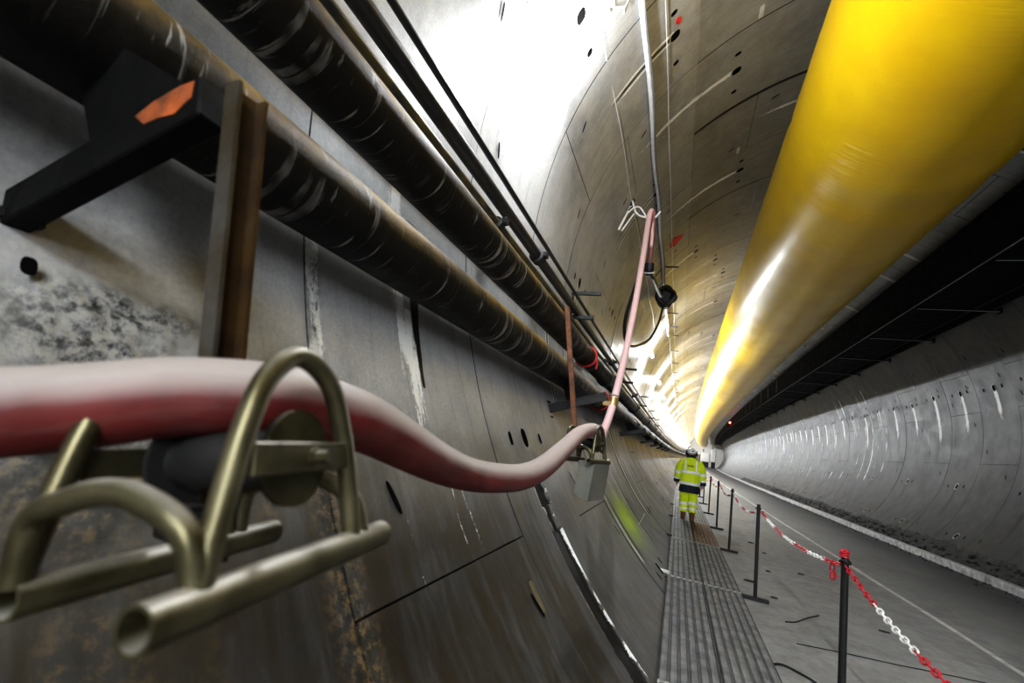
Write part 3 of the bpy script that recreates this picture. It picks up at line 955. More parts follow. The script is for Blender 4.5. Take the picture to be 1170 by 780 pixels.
# ------------------------------------------------------------------ the hose
HP = [(-4.20, -.10, -2.345), (-4.075, .11, -2.288), (-3.955, .255, -2.243), (-3.904, .303, -2.224), (-3.852, .363, -2.200), (-3.796, .44, -2.186), (-3.783, .496, -2.186), (-3.775, .584, -2.196),
      (-3.786, .68, -2.212), (-3.801, .831, -2.247), (-3.832, 1.01, -2.284), (-3.86, 1.231, -2.322), (-3.85, 1.43, -2.343), (-3.83, 1.701, -2.347), (-3.83, 1.996, -2.313),
      (-3.86, 2.445, -2.233), (-3.89, 2.96, -2.132), (-3.885, 3.38, -2.078), (-3.95, 4.0, -2.075), (-4.06, 4.9, -2.11), (-4.14, 5.5, -2.04), (-4.135, 5.796, -1.837), (-4.115, 6.02, -1.53), (-4.11, 6.643, -.73), (-4.08, 6.99, .229),
      (-4.067, 7.27, 1.127), (-4.06, 7.5, 1.9), (-4.045, 7.58, 2.11), (-4.015, 7.62, 2.13), (-3.99, 7.62, 2.0), (-3.98, 7.61, 1.46), (-3.99, 7.68, 1.1)]
path = smooth_path(HP, 6)
g = G(); rad = []
for i, p in enumerate(path): rad.append(.05 if i < len(path) * .86 else .046)
g.tube(path, rad, 20)
o = tag(g.build('water_hose', M['hose'], ang=60), 'long red hose over both rollers, rising pale pink to the crown of the tunnel', 'hose')
at = o.data.attributes.new('pale', 'FLOAT', 'POINT')
pv = []
for v in o.data.vertices:
    y, z, x = v.co.y, v.co.z, v.co.x
    q = min(1, max(0, (y - 1.2) / 4.2)) * .4
    if y > 5.2: q = .95
    if y > 7.57 and x > -4.03: q = .12
    pv.append(q)
at.data.foreach_set('value', pv)
# clamp holding the hose to the lower pipe
t = thing('hose_clamp', 'brass fitting and wire ties where the pink hose passes the lower pipe', 'clamp', (-4.11, 5.93, -1.62))
g = G(); a = Vector((-4.118, 5.96, -1.61)); d = Vector((0.01, .36, .93)).normalized()
g.tube([a - d * .06, a - d * .055, a + d * .055, a + d * .06], [.052, .064, .064, .052], 14); g.build('sleeve', M['brass'], t)
g = G(); g.box((-4.17, 5.93, -1.63), (.16, .06, .07), None, 0, .008); g.build('block', M['brass'], t)
g = G(); g.loop([(a + d * .09 + Vector((.062 * math.cos(q), .05 * math.sin(q), -.02 * math.sin(q)))) for q in np.linspace(0, 2 * PI, 16, endpoint=False)], .008, 6); g.build('wire_tie', M['wirec'], t)

# hanger frame carrying the hose at the crown
t = thing('hose_hanger', 'galvanised wire hanger holding up the top bend of the pink hose', 'hanger', (-4.3, 7.6, 2.3))
g = G()
g.tube(smooth_path([(-4.40, 7.6, 2.36), (-4.30, 7.6, 2.10), (-4.15, 7.6, 2.02), (-3.98, 7.6, 1.99), (-3.88, 7.6, 2.12)], 6), .018, 8)
g.tube(smooth_path([(-4.45, 7.5, 2.05), (-4.36, 7.55, 2.18), (-4.25, 7.6, 2.22), (-4.12, 7.65, 2.05), (-4.00, 7.65, 1.92)], 6), .016, 8)
g.tube([(-4.42, 7.62, 2.26), (-4.58, 7.5, 1.72)], .022, 8); g.tube([(-4.35, 7.62, 2.10), (-4.52, 7.5, 1.70)], .016, 8)
g.build('hook', M['white'], t)
g = G()
for i in range(7): g.ball((-4.44 + .03 * random.random() + .02 * (i % 3), 7.58 + .05 * random.random(), 2.16 + .045 * i), (.028, .028, .032), 6, 5)
g.build('shackle', M['steel_dark'], t)

# black coupling below the descending hose, tail and coil bundle
t = thing('hose_coupling', 'dark coupling at the lower end of the hanging red hose bend', 'coupling', (-3.99, 7.7, 1.05))
g = G(); g.tube([(-3.99, 7.68, 1.16), (-3.99, 7.69, 1.14), (-3.985, 7.72, .98), (-3.98, 7.74, .92)], [.05, .085, .085, .05], 12); g.box((-4.05, 7.72, 1.02), (.10, .08, .10), None, 0, .01); g.build('body', M['black'], t)
g = G(); g.loop([(-3.985 + .09 * math.cos(q), 7.72 + .06 * math.sin(q), .98 + .04 * math.sin(q)) for q in np.linspace(0, 2 * PI, 16, endpoint=False)], .014, 6); g.build('clip', M['sticker_w'], t)
g = G(); g.tube(smooth_path([(-3.98, 7.73, .95), (-3.93, 8.2, 1.02), (-3.95, 9.6, 1.35), (-4.02, 12.0, 2.05), (-4.06, 13.2, 2.45)], 8), .04, 10)
tag(g.build('dark_hose', M['black']), 'dark hose leading from the coupling up to the black coil bundle', 'hose')

t = thing('cable_coil', 'bunch of coiled black cable hanging under the crown cable', 'cable', (-4.06, 13.4, 2.9))
for j in range(7):
    g = G(); rr = .20 + .06 * random.random(); ph = random.random() * 3; ax = random.uniform(-.5, .5)
    pts = [(-3.94 + rr * math.cos(q) * math.cos(ax) + .03 * math.sin(3 * q + ph), 13.4 + rr * math.cos(q) * math.sin(ax) + (j - 3) * .04, 2.50 + rr * 1.15 * math.sin(q) + .03 * math.cos(2 * q + ph)) for q in np.linspace(0, 2 * PI, 20, endpoint=False)]
    g.loop(pts, .055, 8); g.build('turn', M['black'], t)
g = G(); g.box((-3.95, 13.4, 2.46), (.34, .24, .42), Matrix.Rotation(.2, 3, 'Y'), 0, .05); g.box((-3.90, 13.35, 2.24), (.16, .16, .22), None, 0, .03); g.build('junction_block', M['black'], t)
g = G(); g.tube([(-3.96, 13.4, 2.70), (-4.01, 13.4, 2.88)], .02, 6); g.build('tie', M['black'], t)
g = G(); g.tube(smooth_path([(-4.0, 13.35, 2.16), (-4.04, 12.6, 1.45), (-4.12, 11.2, .62), (-4.24, 9.8, .10), (-4.32, 8.9, -.14), (-4.36, 8.3, -.14), (-4.34, 7.9, .12), (-4.22, 7.7, .6), (-4.10, 7.6, 1.0)], 8), .032, 8)
tag(g.build('loop_cable', M['black']), 'black cable sagging in a loop from the coil bundle to the pink hose', 'cable')

# ------------------------------------------------------------------ crown cables
def crown_run(name, label, x, z, r, mat, wob, a=-10.5, b=60, n=7, thick=None):
    pts = []; rr = []
    ys = list(np.arange(a, 20, .25)) + list(np.arange(20, b, 1.0))
    for y in ys:
        pts.append((x + wob * math.sin(y * 2.1 + x), y, z + wob * math.sin(y * 1.3 + 1)))
        rr.append(r * (thick(y) if thick else 1))
    g = G(); g.tube(pts, rr, n); return tag(g.build(name, mat, curve=True), label, 'cable')


crown_run('crown_cable', 'white cable bundle running along the left of the crown', -4.022, 2.90, .036, M['white'], .012, b=12.2)
crown_run('crown_cable', 'grey twin of the white cable bundle, twisted beside it', -3.985, 2.885, .018, M['wirec'], .018)
crown_run('hanger_wire', 'dark wire nearest the lamps, running from the coiled white cable to the hose hanger', -4.385, 2.415, .011, M['wirec'], .008, a=3.9, b=7.7)
crown_run('hanger_wire', 'pale wire running beside the dark wire near the lamps', -4.40, 2.36, .007, M['white'], .012, a=3.9, b=7.7)
crown_run('thin_wire', 'thin pale wire on the crown right of the white cable bundle', -3.80, 3.20, .006, M['white'], .004, a=-10, b=40)
# little hanger bars on the crown cable
for i, y in enumerate((12.2, 16.6, 18.4, 19.9, 23.0, 26.2, 29.3, 32.5, 35.6, 38.8)):
    t = thing('crown_hanger', ('short dark hanger bar on the crown cable just above the coil bundle', 'short dark hanger bar on the crown cable, first beyond the coil bundle', 'short dark hanger bar on the crown cable, second beyond the coil bundle')[i] if i < 3 else 'small hanger bar on the crown cable far down the tunnel', 'hanger', (-4.03, y, 2.93), None if i < 3 else 'distant crown hangers')
    g = G(); g.bar((-4.03, y, 2.98), (-3.62, y, 2.98), .04, .035, (0, 0, 1)); g.build('bar', M['steel_dark'], t, smooth=False, curve=True)
    g = G(); g.bar((-4.03, y, 2.99), (-4.22, y - .05, 2.68), .035, .03, (0, 1, 0)); g.build('strut', M['steel_dark'], t, smooth=False, curve=True)
# cable hanger near the first lamp
t = thing('cable_hanger', 'white cross bar with coiled cable ends below the crown near the top edge', 'hanger', (-4.33, 3.88, 2.55))
g = G(); g.tube([(-4.43, 3.75, 2.42), (-4.17, 4.02, 2.68)], .009, 8); g.build('cross_bar', M['white'], t)
g = G(); g.box((-4.17, 4.02, 2.68), (.012, .06, .14), Matrix.Rotation(.3, 3, 'Y'), 0, .003); g.build('end_plate', M['white'], t, smooth=False)
g = G(); g.box((-4.31, 3.87, 2.585), (.08, .07, .05), Matrix.Rotation(-.5, 3, 'Y'), 0, .008); g.build('clamp_block', M['white'], t, smooth=False)
for j, (dx, dz, r) in enumerate(((-.06, .05, .06), (.03, -.08, .05), (-.04, -.07, .035))):
    g = G(); pts = [(-4.32 + dx + r * .7 * math.cos(q), 3.86 + .02 * math.sin(2 * q), 2.56 + dz + r * 1.3 * math.sin(q)) for q in np.linspace(-1.2, 4.4, 18)]
    g.tube(pts, .007, 6); g.build('cable_loop', M['white'], t)
g = G(); g.tube([(-4.33, 3.88, 2.60), (-4.385, 3.9, 2.42)], .007, 6); g.tube([(-4.30, 3.88, 2.60), (-4.25, 3.9, 2.80), (-4.22, 3.9, 2.98)], .006, 6); g.build('suspension', M['wirec'], t)

# ------------------------------------------------------------------ lamps along the left wall
LAMP_Y = [-10.4, 3.45, 17.8, 25.0, 32.0, 39.0, 46, 53, 60, 68, 76, 84, 92, 100, 108, 116, 124, 132, 141]
LTH = math.radians(160.6)
for i, y in enumerate(LAMP_Y):
    nrm = Vector((-math.cos(LTH), 0, -math.sin(LTH)))
    b = Vector((R0 * math.cos(LTH), y, R0 * math.sin(LTH)))
    lab = {1: 'glaring white lamp on the left wall above the black cables, nearest', 2: 'glaring white lamp on the left wall beyond the pink hose'}.get(i, 'bright lamp far along the left wall above the pipes')
    t = thing('wall_lamp', lab, 'lamp', tuple(b), None if i in (1, 2) else 'distant wall lamps')
    c = b + nrm * .22
    g = G(); g.bar(c - Vector((0, .30, 0)) - nrm * .035, c + Vector((0, .30, 0)) - nrm * .035, .05, .02, tuple(nrm), 0, .006); g.build('housing', M['lamp_body'], t, smooth=False, curve=True)
    g = G(); g.tube([c + Vector((0, -.29, 0)), c + Vector((0, -.28, 0)), c + Vector((0, .28, 0)), c + Vector((0, .29, 0))], [.03, .042, .042, .03], 12); g.build('diffuser', M['lamp_far' if i >= 4 else ('lamp_mid' if i >= 2 else 'lamp')], t, curve=True)
    for s in (-1, 1):
        g = G(); g.tube([b + Vector((0, s * .2, 0)) - nrm * .02, c + Vector((0, s * .2, 0)) - nrm * .03], .01, 6); g.build('stand_off', M['lamp_body'], t, curve=True)

# ------------------------------------------------------------------ yellow ventilation duct
DX, DZ, DR = -.667, 3.008, 1.349
t = thing('ventilation_duct', 'huge glossy yellow fabric air duct hanging below the crown', 'duct', (DX, 0, DZ))
g = G(); pts = []; rr = []
for y in list(np.arange(-11, 40, .25)) + list(np.arange(40, 145, 1.5)):
    ph = ((y + 3) % 20) / 20
    pts.append((DX, y, DZ - .03 * math.sin(PI * ph))); rr.append(DR * (1 + .002 * math.sin(y * 7) - .012 * math.exp(-((ph - .5) / .006) ** 2)))
g.tube(pts, rr, 72); g.build('duct_tube', M['duct'], t, curve=True, ang=60)
for y in (27, 47, 67, 87, 107):
    g = G(); g.tube([(DX, y - .15, DZ), (DX, y - .14, DZ), (DX, y + .14, DZ), (DX, y + .15, DZ)], [DR, DR * 1.012, DR * 1.012, DR], 48); g.build('joint_collar', M['duct'], t, curve=True)
for i in range(24):
    y = 2.0 + 4 * i
    g = G(); g.tube([(DX, y, DZ + DR - .01), (DX, y, 4.99 - .05)], .008, 5); g.build('suspension_cord', M['wirec'], t, curve=True)

# ------------------------------------------------------------------ conveyor on the right wall
t = thing('conveyor', 'black steel belt conveyor gallery carried on brackets high along the right wall', 'conveyor', (3.2, 0, 2.71))
def strip(g, prof, a=-11.2, b=144, mat=0):
    ys = ylist(a, b); n = len(prof); vs = [(x, y, z) for y in ys for (x, z) in prof]
    g.add(vs, [(j * n + i, j * n + (i + 1) % n, (j + 1) * n + (i + 1) % n, (j + 1) * n + i) for j in range(len(ys) - 1) for i in range(n)], mat)
    g.add([vs[i] for i in range(n)], [tuple(range(n))[::-1]], mat); g.add([vs[len(vs) - n + i] for i in range(n)], [tuple(range(n))], mat)
    return g
strip(G(), [(2.38, 2.73), (2.46, 2.73), (2.46, 2.90), (2.38, 2.90)]).build('inner_stringer', M['conv'], t, smooth=False, curve=True)
strip(G(), [(2.372, 2.722), (2.392, 2.722), (2.392, 2.738), (2.372, 2.738)]).build('edge_strip', M['conv_edge'], t, smooth=False, curve=True)
strip(G(), [(3.90, 2.73), (3.98, 2.73), (3.98, 2.90), (3.90, 2.90)]).build('outer_stringer', M['conv'], t, smooth=False, curve=True)
strip(G(), [(2.46, 2.95), (3.90, 2.95), (3.90, 3.0), (2.46, 3.0)]).build('return_belt', M['belt'], t, smooth=False, curve=True)
strip(G(), [(2.39, 2.90), (2.43, 2.90), (2.43, 3.85), (2.39, 3.85)]).build('side_cladding', M['conv'], t, smooth=False, curve=True)
strip(G(), [(2.39, 3.83), (3.10, 3.95), (3.10, 3.99), (2.39, 3.87)]).build('cover', M['conv'], t, smooth=False, curve=True)
y = 1.45
for i in range(30):
    g = G(); g.bar((2.44, y, 2.70), (4.14, y, 2.70), .07, .05, (0, 0, 1)); g.bar((2.44, y - .03, 2.672), (4.13, y - .03, 2.672), .012, .012, (0, 0, 1), 1)
    g.bar((2.6, y, 2.9), (2.44, y, 2.70), .05, .05, (0, 1, 0))
    g.box((4.12, y, 2.71), (.04, .14, .15), None, 0)
    g.build('cross_beam', [M['conv'], M['conv_edge']], t, smooth=False, curve=True); y += 3.2
for i in range(9, 30):
    y = 4 + 3.2 * i
    g = G(); g.box((2.375, y, 3.35), (.02, .03, .9)); g.build('post', M['conv_edge'] if i > 8 else M['conv'], t, smooth=False, curve=True)
t = thing('red_lamp', 'small red signal lamp glowing on the conveyor far down the tunnel', 'lamp', (2.3, 66, 3.3))
g = G(); g.box((2.3, 66, 3.3), (.14, .10, .2), None, 0, .02); g.build('housing', M['steel_dark'], t, curve=True)
g = G(); g.ball((2.28, 65.9, 3.32), .11, 10, 8); g.build('lens', M['redlamp'], t, curve=True)

# ------------------------------------------------------------------ walkway
def make_panel(mat):
    """ribbed steel plank 3.03 x .437 m, profile swept along y, origin at its centre on top"""
    prof = []
    n = 6; wd = .437; p = wd / n
    for i in range(n):
        x = -wd / 2 + p * i
        prof += [(x + p * .10, -.009), (x + p * .26, 0.0), (x + p * .74, 0.0), (x + p * .90, -.009)]
    prof = [(-wd / 2, -.03), (-wd / 2, -.001)] + prof + [(wd / 2, -.001), (wd / 2, -.03)]
    g = G(); L = 3.03; m = len(prof); vs = []
    for y in (-L / 2, L / 2): vs += [(x, y, z) for x, z in prof]
    g.add(vs, [(i, m + i, m + i + 1, i + 1) for i in range(m - 1)])
    return g
def rib_teeth():
    g = G(); L = 3.03
    wd = .437; p = wd / 6
    for i in range(6):
        xc = -wd / 2 + p * (i + .5)
        for sx in (-1, 1):
            for j in range(84):
                y = -L / 2 + .03 + .0355 * j + (.017 if sx > 0 else 0)
                x = xc + sx * .012; hx = .008; hy = .011
                g.add([(x - hx, y - hy, .0005), (x + hx, y - hy, .0005), (x + hx, y + hy, .0005), (x - hx, y + hy, .0005), (x - hx * .5, y, .006), (x + hx * .5, y, .006)], [(0, 1, 5, 4), (1, 2, 5), (2, 3, 4, 5), (3, 0, 4)])
    return g
protos = {}
for b in range(-1, 18):
    for side in (0, 1):
        rust = (b == 2 and side == 1)
        y = 3.72 + 3.045 * b + 1.5225; x = (-3.073, -2.620)[side]
        sd = ('left', 'right')[side]
        if rust: lab = 'rust-brown walkway plank in the right row just behind the walking person'
        elif b == -1: lab = f'steel walkway plank in the {sd} row below the bottom edge of the view'
        elif b == 0: lab = f'dimpled grey steel walkway plank nearest the camera, {sd} of the pair'
        elif b == 1: lab = f'ribbed grey steel walkway plank, second bay from the camera, {sd} row'
        elif b == 2: lab = 'grey steel walkway plank in the left row beside the rust-brown plank'
        elif b == 3: lab = f'steel walkway plank in the {sd} row under and ahead of the walking person'
        else: lab = f'grey steel walkway plank in the {sd} row beyond the walking person'
        key = (rust, b == 0, 0)
        if key not in protos:
            t = thing('walkway_plank', lab, 'plank', (0, 0, 0), 'walkway planks')
            make_panel(None).build('deck', M['plank_rust'] if rust else M['plank'], t, smooth=False)
            for yy in (-1.508, 1.508):
                g = G(); g.box((0, yy, -.0155), (.435, .014, .03)); g.build('end_cap', M['cap'], t, smooth=False)
            if b == 0: rib_teeth().build('grip_teeth', M['plank'], t, smooth=False)
            protos[key] = t; o = t
        else: o = dup(protos[key], (0, 0, 0))
        o['label'] = lab; o['group'] = 'walkway planks'
        if b > 3: o['group'] = f'{sd} row of distant walkway planks'
        o.location = (x + float(bend(y)), y, ZW)
        if b == 1: o.rotation_euler = (0, 0, 0)
# small feet / stubs poking out on the wall side of the walkway
for i, y in enumerate((6.78, 9.8, 12.86, 15.9)):
    g = G(); g.bar((-3.47, y, -3.69), (-3.26, y, -3.70), .05, .035, (0, 0, 1), 0, .006)
    tag(g.build('support_stub', M['sticker_w'] if i == 0 else M['steel_dark'], smooth=False), ('pale stub poking out from the walkway towards the left wall at the first plank joint', 'dark stub between walkway and left wall at the second plank joint', 'dark stub between walkway and left wall at the heels of the walking person', 'dark stub between walkway and left wall ahead of the walking person')[i], 'stub')

# ------------------------------------------------------------------ posts and chain
PY_ = [.55, 3.66, 6.82, 9.92, 12.78, 15.9, 19.1, 22.2, 25.3, 28.4]
PX = -2.236
def chain_post():
    t = thing('barrier_post', 'x', 'post', (0, 0, 0), 'black posts of the chain barrier')
    g = G(); g.tube([(0, 0, .03), (0, 0, 1.165)], .0215, 14); g.build('upright', M['steel_dark'], t)
    g = G(); g.box((0, 0, .022), (.31, .055, .044), None, 0, .006)
    g.build('base_bar', M['steel_dark'], t, smooth=False)
    g = G(); g.loop([(.030 * math.cos(q), .030 * math.sin(q), 1.115 + .008 * math.sin(2 * q)) for q in np.linspace(0, 2 * PI, 14, endpoint=False)], .006, 6)
    g.build('hook_ring', M['steel_dark'], t)
    return t
cp = chain_post()
names = ['black barrier post outside the near right corner', 'tall black chain post with a red tie on its top, nearest in view', 'black chain post, second from the camera, beside the second walkway bay', 'grey-lit chain post, third from the camera', 'black chain post, fourth from the camera, level with the walking person']
leans = [0, .045, .0, .02, -.02, .01, .0, .01, -.01, 0]
for i, y in enumerate(PY_):
    o = cp if i == 0 else dup(cp, (0, 0, 0))
    o.location = (PX + float(bend(y)), y, ZG); o.rotation_euler = (0, leans[i] * .5, 0)
    o['label'] = names[i] if i < 5 else 'black chain post ahead of the walking person'
    o['group'] = 'black posts of the chain barrier' if i < 5 else 'chain posts ahead of the walking person'
g = G()
for k_ in range(3):
    g.loop([(PX + .022 + .024 * math.cos(q), 3.66 + .024 * math.sin(q), ZG + 1.15 + .012 * k_ + .005 * math.sin(q + k_)) for q in np.linspace(0, 2 * PI, 12, endpoint=False)], .0055, 6)
g.loop([(PX + .022 + .018 * math.cos(q), 3.66, ZG + 1.175 + .012 * math.sin(q)) for q in np.linspace(0, 2 * PI, 12, endpoint=False)], .007, 6)
tag(g.build('chain_tie', M['chain_r']), 'red plastic tie wound round the top of the nearest post', 'tie')


def chain(i, y0, z0, y1, z1, sag, label, start_red, detail, group=None, hang=0):
    t = thing('barrier_chain', label, 'chain', (PX, y0, z0), group)
    pitch = .046; n = int(math.hypot(y1 - y0, z1 - z0) * 1.01 / pitch)
    def at(u): return Vector((PX + .028, y0 + (y1 - y0) * u, z0 + (z1 - z0) * u - 4 * sag * u * (1 - u)))
    L, Wd, r = (.0620, .0340, .0048) if detail else (.062, .036, .0062)
    secs = {}
    per = 10
    for j in range(n):
        u = (j + .5) / n; p = at(u); d = (at(min(1, u + .004)) - at(max(0, u - .004))).normalized()
        side = Vector((1, 0, 0)); nrm = d.cross(side).normalized()
        an = (.75 if j % 2 else -.75) + .1 * math.sin(j * 1.7)
        wv = side * math.cos(an) + nrm * math.sin(an)
        pts = []
        m_ = 5 if detail else 3
        rr = Wd / 2 - r; hl = L / 2 - Wd / 2
        for q in np.linspace(-PI / 2, PI / 2, m_): pts.append(p + d * (hl + rr * math.cos(q)) + wv * (rr * math.sin(q)))
        for q in np.linspace(PI / 2, 1.5 * PI, m_): pts.append(p + d * (-hl + rr * math.cos(q)) + wv * (rr * math.sin(q)))
        red = ((j + (0 if start_red else per)) // per) % 2 == 0
        secs.setdefault((j + (0 if start_red else per)) // per, G()).loop(pts, r, 6 if detail else 4)
    for s, g in secs.items():
        g.build('red_section' if s % 2 == 0 else 'white_section', M['chain_r'] if s % 2 == 0 else M['chain_w'], t, curve=True)
    return t


ZT = ZG + 1.09
chain(0, 3.66, ZT, .55, ZT - .02, .20, 'red and white plastic chain sloping from the nearest post to the lower right edge', True, True)
chain(1, 3.66, ZT, 6.82, ZT, .10, 'red and white chain between the nearest and the second post', True, True)
chain(2, 6.82, ZT, 9.92, ZT, .14, 'sagging red and white chain between the second and third posts', False, True)
chain(3, 9.92, ZT, 12.78, ZT, .14, 'sagging chain between the third and fourth posts', False, False)
for j in range(4, 9):
    chain(j, PY_[j], ZT, PY_[j + 1], ZT, .14, 'thin chain between distant posts ahead of the walking person', j % 2 == 0, False, 'distant barrier chains')
# slack end of chain knotted at the nearest post
t = thing('chain_tail', 'short slack loop of red chain hanging at the nearest post', 'chain', (PX, 3.66, ZT))
for j, (dy, dz, an) in enumerate(((.06, -.01, .3), (.09, -.045, 1.2), (.085, -.09, 1.7), (.055, -.075, 2.6))):
    g = G(); d = Vector((0, math.cos(an), -math.sin(an))); w = Vector((1, 0, .3 * (-1) ** j)).normalized(); p = Vector((PX - .02, 3.66 + dy, ZT + dz)); pts = []
    for q in np.linspace(-PI / 2, PI / 2, 5): pts.append(p + d * (.014 + .0122 * math.cos(q)) + w * (.0122 * math.sin(q)))
    for q in np.linspace(PI / 2, 1.5 * PI, 5): pts.append(p + d * (-.014 + .0122 * math.cos(q)) + w * (.0122 * math.sin(q)))
    g.loop(pts, .0048, 6); g.build('link', M['chain_r'], t)

# ------------------------------------------------------------------ marks and small things
def lining_patch(name, label, cat, th, y, ht, hy, mat, jag=0, rad=R0 - .009, n=16, rotq=0.0):
    g = G(); vs = []
    for i in range(n):
        q = 2 * PI * i / n; k_ = 1 + (random.uniform(-jag, jag) if jag else 0)
        ce = math.copysign(abs(math.cos(q)) ** (.9 if jag else .25), math.cos(q)); se = math.copysign(abs(math.sin(q)) ** (.9 if jag else .25), math.sin(q))
        a_ = hy * ce * k_; b_ = ht * se * k_
        a2 = a_ * math.cos(rotq) - b_ * math.sin(rotq); b2 = a_ * math.sin(rotq) + b_ * math.cos(rotq)
        tt = math.radians(th) + b2 / R0
        vs.append((rad * math.cos(tt), y + a2, rad * math.sin(tt)))
    vs2 = [(x * (R0 - .001) / rad, yy, z * (R0 - .001) / rad) for x, yy, z in vs]
    g.add(vs + vs2, [tuple(range(n))[::-1], tuple(range(n, 2 * n))] + [(i, (i + 1) % n, n + (i + 1) % n, n + i) for i in range(n)])
    return tag(g.build(name, mat, smooth=False), label, cat)


lining_patch('segment_sticker', 'tan rectangular sticker low on the left wall near the walkway', 'sticker', 217.8, 2.62, .085, .022, M['sticker'], n=16)
lining_patch('segment_sticker', 'white sticker on the crown near the top edge beside the duct', 'sticker', 121.3, 5.84, .035, .10, M['sticker_w'], n=16)
lining_patch('segment_sticker', 'small white sticker on the crown lower down, beside the duct', 'sticker', 120.6, 9.06, .03, .10, M['sticker_w'], n=16)
lining_patch('spray_mark', 'red spray-paint blotch on the stained crown', 'paint mark', 138.0, 11.3, .22, .20, M['redpaint'], jag=.25, n=18)
lining_patch('spray_mark', 'small orange-red dab on the crown beside the white cable bundle', 'paint mark', 137.2, 4.95, .05, .05, M['redpaint'], jag=.3, n=12)
for i, (x, y, a_, b_) in enumerate(((-2.15, 7.84, .10, .07), (-1.62, 11.7, .06, .05), (-1.53, 10.65, .05, .04), (-1.96, 7.2, .05, .035), (-1.2, 9.3, .05, .03), (-.04, 20.8, .14, .10), (-1.75, 8.9, .05, .04), (-.9, 6.9, .06, .02))):
    g = G(); n = 9; top = []
    for k_ in range(n):
        q = 2 * PI * k_ / n; k2 = random.uniform(.7, 1.2); top.append((x + a_ * k2 * math.cos(q), y + b_ * k2 * math.sin(q)))
    g.add([(p[0], p[1], ZG + .0) for p in top] + [(x + (p[0] - x) * .8, y + (p[1] - y) * .8, ZG + .014) for p in top], [tuple(range(n))[::-1], tuple(range(n, 2 * n))] + [(k_, (k_ + 1) % n, n + (k_ + 1) % n, n + k_) for k_ in range(n)])
    tag(g.build('concrete_chip', M['debris'], smooth=False), ['largest flat dark chip on the roadway beside the second post', 'dark chip on the roadway, beside the third post', 'dark chip on the roadway between second and third posts', 'small dark chip close to the walkway beside the second post', 'small dark chip out on the roadway, past the second post', 'dark chip far out on the roadway beyond the slab joint', 'dark chip just past the largest chip', 'thin sliver on the roadway near the first slab joint'][i], 'chip', 'dark chips on the roadway')
for i, (pts, lab) in enumerate(((((-2.02, 6.22), (-1.9, 6.32), (-1.72, 6.62), (-1.55, 6.86)), 'long dark scrape on the roadway right of the walkway'), (((-2.42, 4.80), (-2.30, 4.88), (-2.15, 4.77), (-2.10, 4.70)), 'bent dark steel strip lying at the walkway edge near the bottom'))):
    g = G(); g.tube(smooth_path([(x, y, ZG + .008) for x, y in pts], 6), .011 if i else .007, 6)
    tag(g.build('steel_strip' if i else 'scrape_rod', M['steel_dark']), lab, 'scrap')
# machinery at the far end
for i, (x, z, sx, sz, m) in enumerate(((.35, -1.2, 2.0, 2.4, 'endwall'), (2.2, -.6, 1.2, 3.2, 'sticker_w'), (-1.7, -1.9, 1.5, 2.2, 'sticker'))):
    t = thing('tunnelling_equipment', ['bulky pale machine body at the far end of the tunnel', 'tall white cabinet at the far end of the tunnel', 'tan cabinet at the far end of the tunnel'][i], 'machine', (x, 128, ZG))
    g = G(); g.box((x, 128, z), (sx, 3, sz), None, 0, .15); g.build('body', M[m], t, curve=True)
    g = G(); g.box((x, 128, (z - sz / 2 + ZG) / 2), (sx * .8, 2.4, z - sz / 2 - ZG)); g.build('skid_base', M['steel_dark'], t, curve=True)
    g = G(); g.tube([(x - sx * .3, 126.6, z + sz / 2), (x - sx * .3, 126.6, z + sz / 2 + .8)], .12, 8); g.build('pipe_stub', M['steel_dark'], t, curve=True)

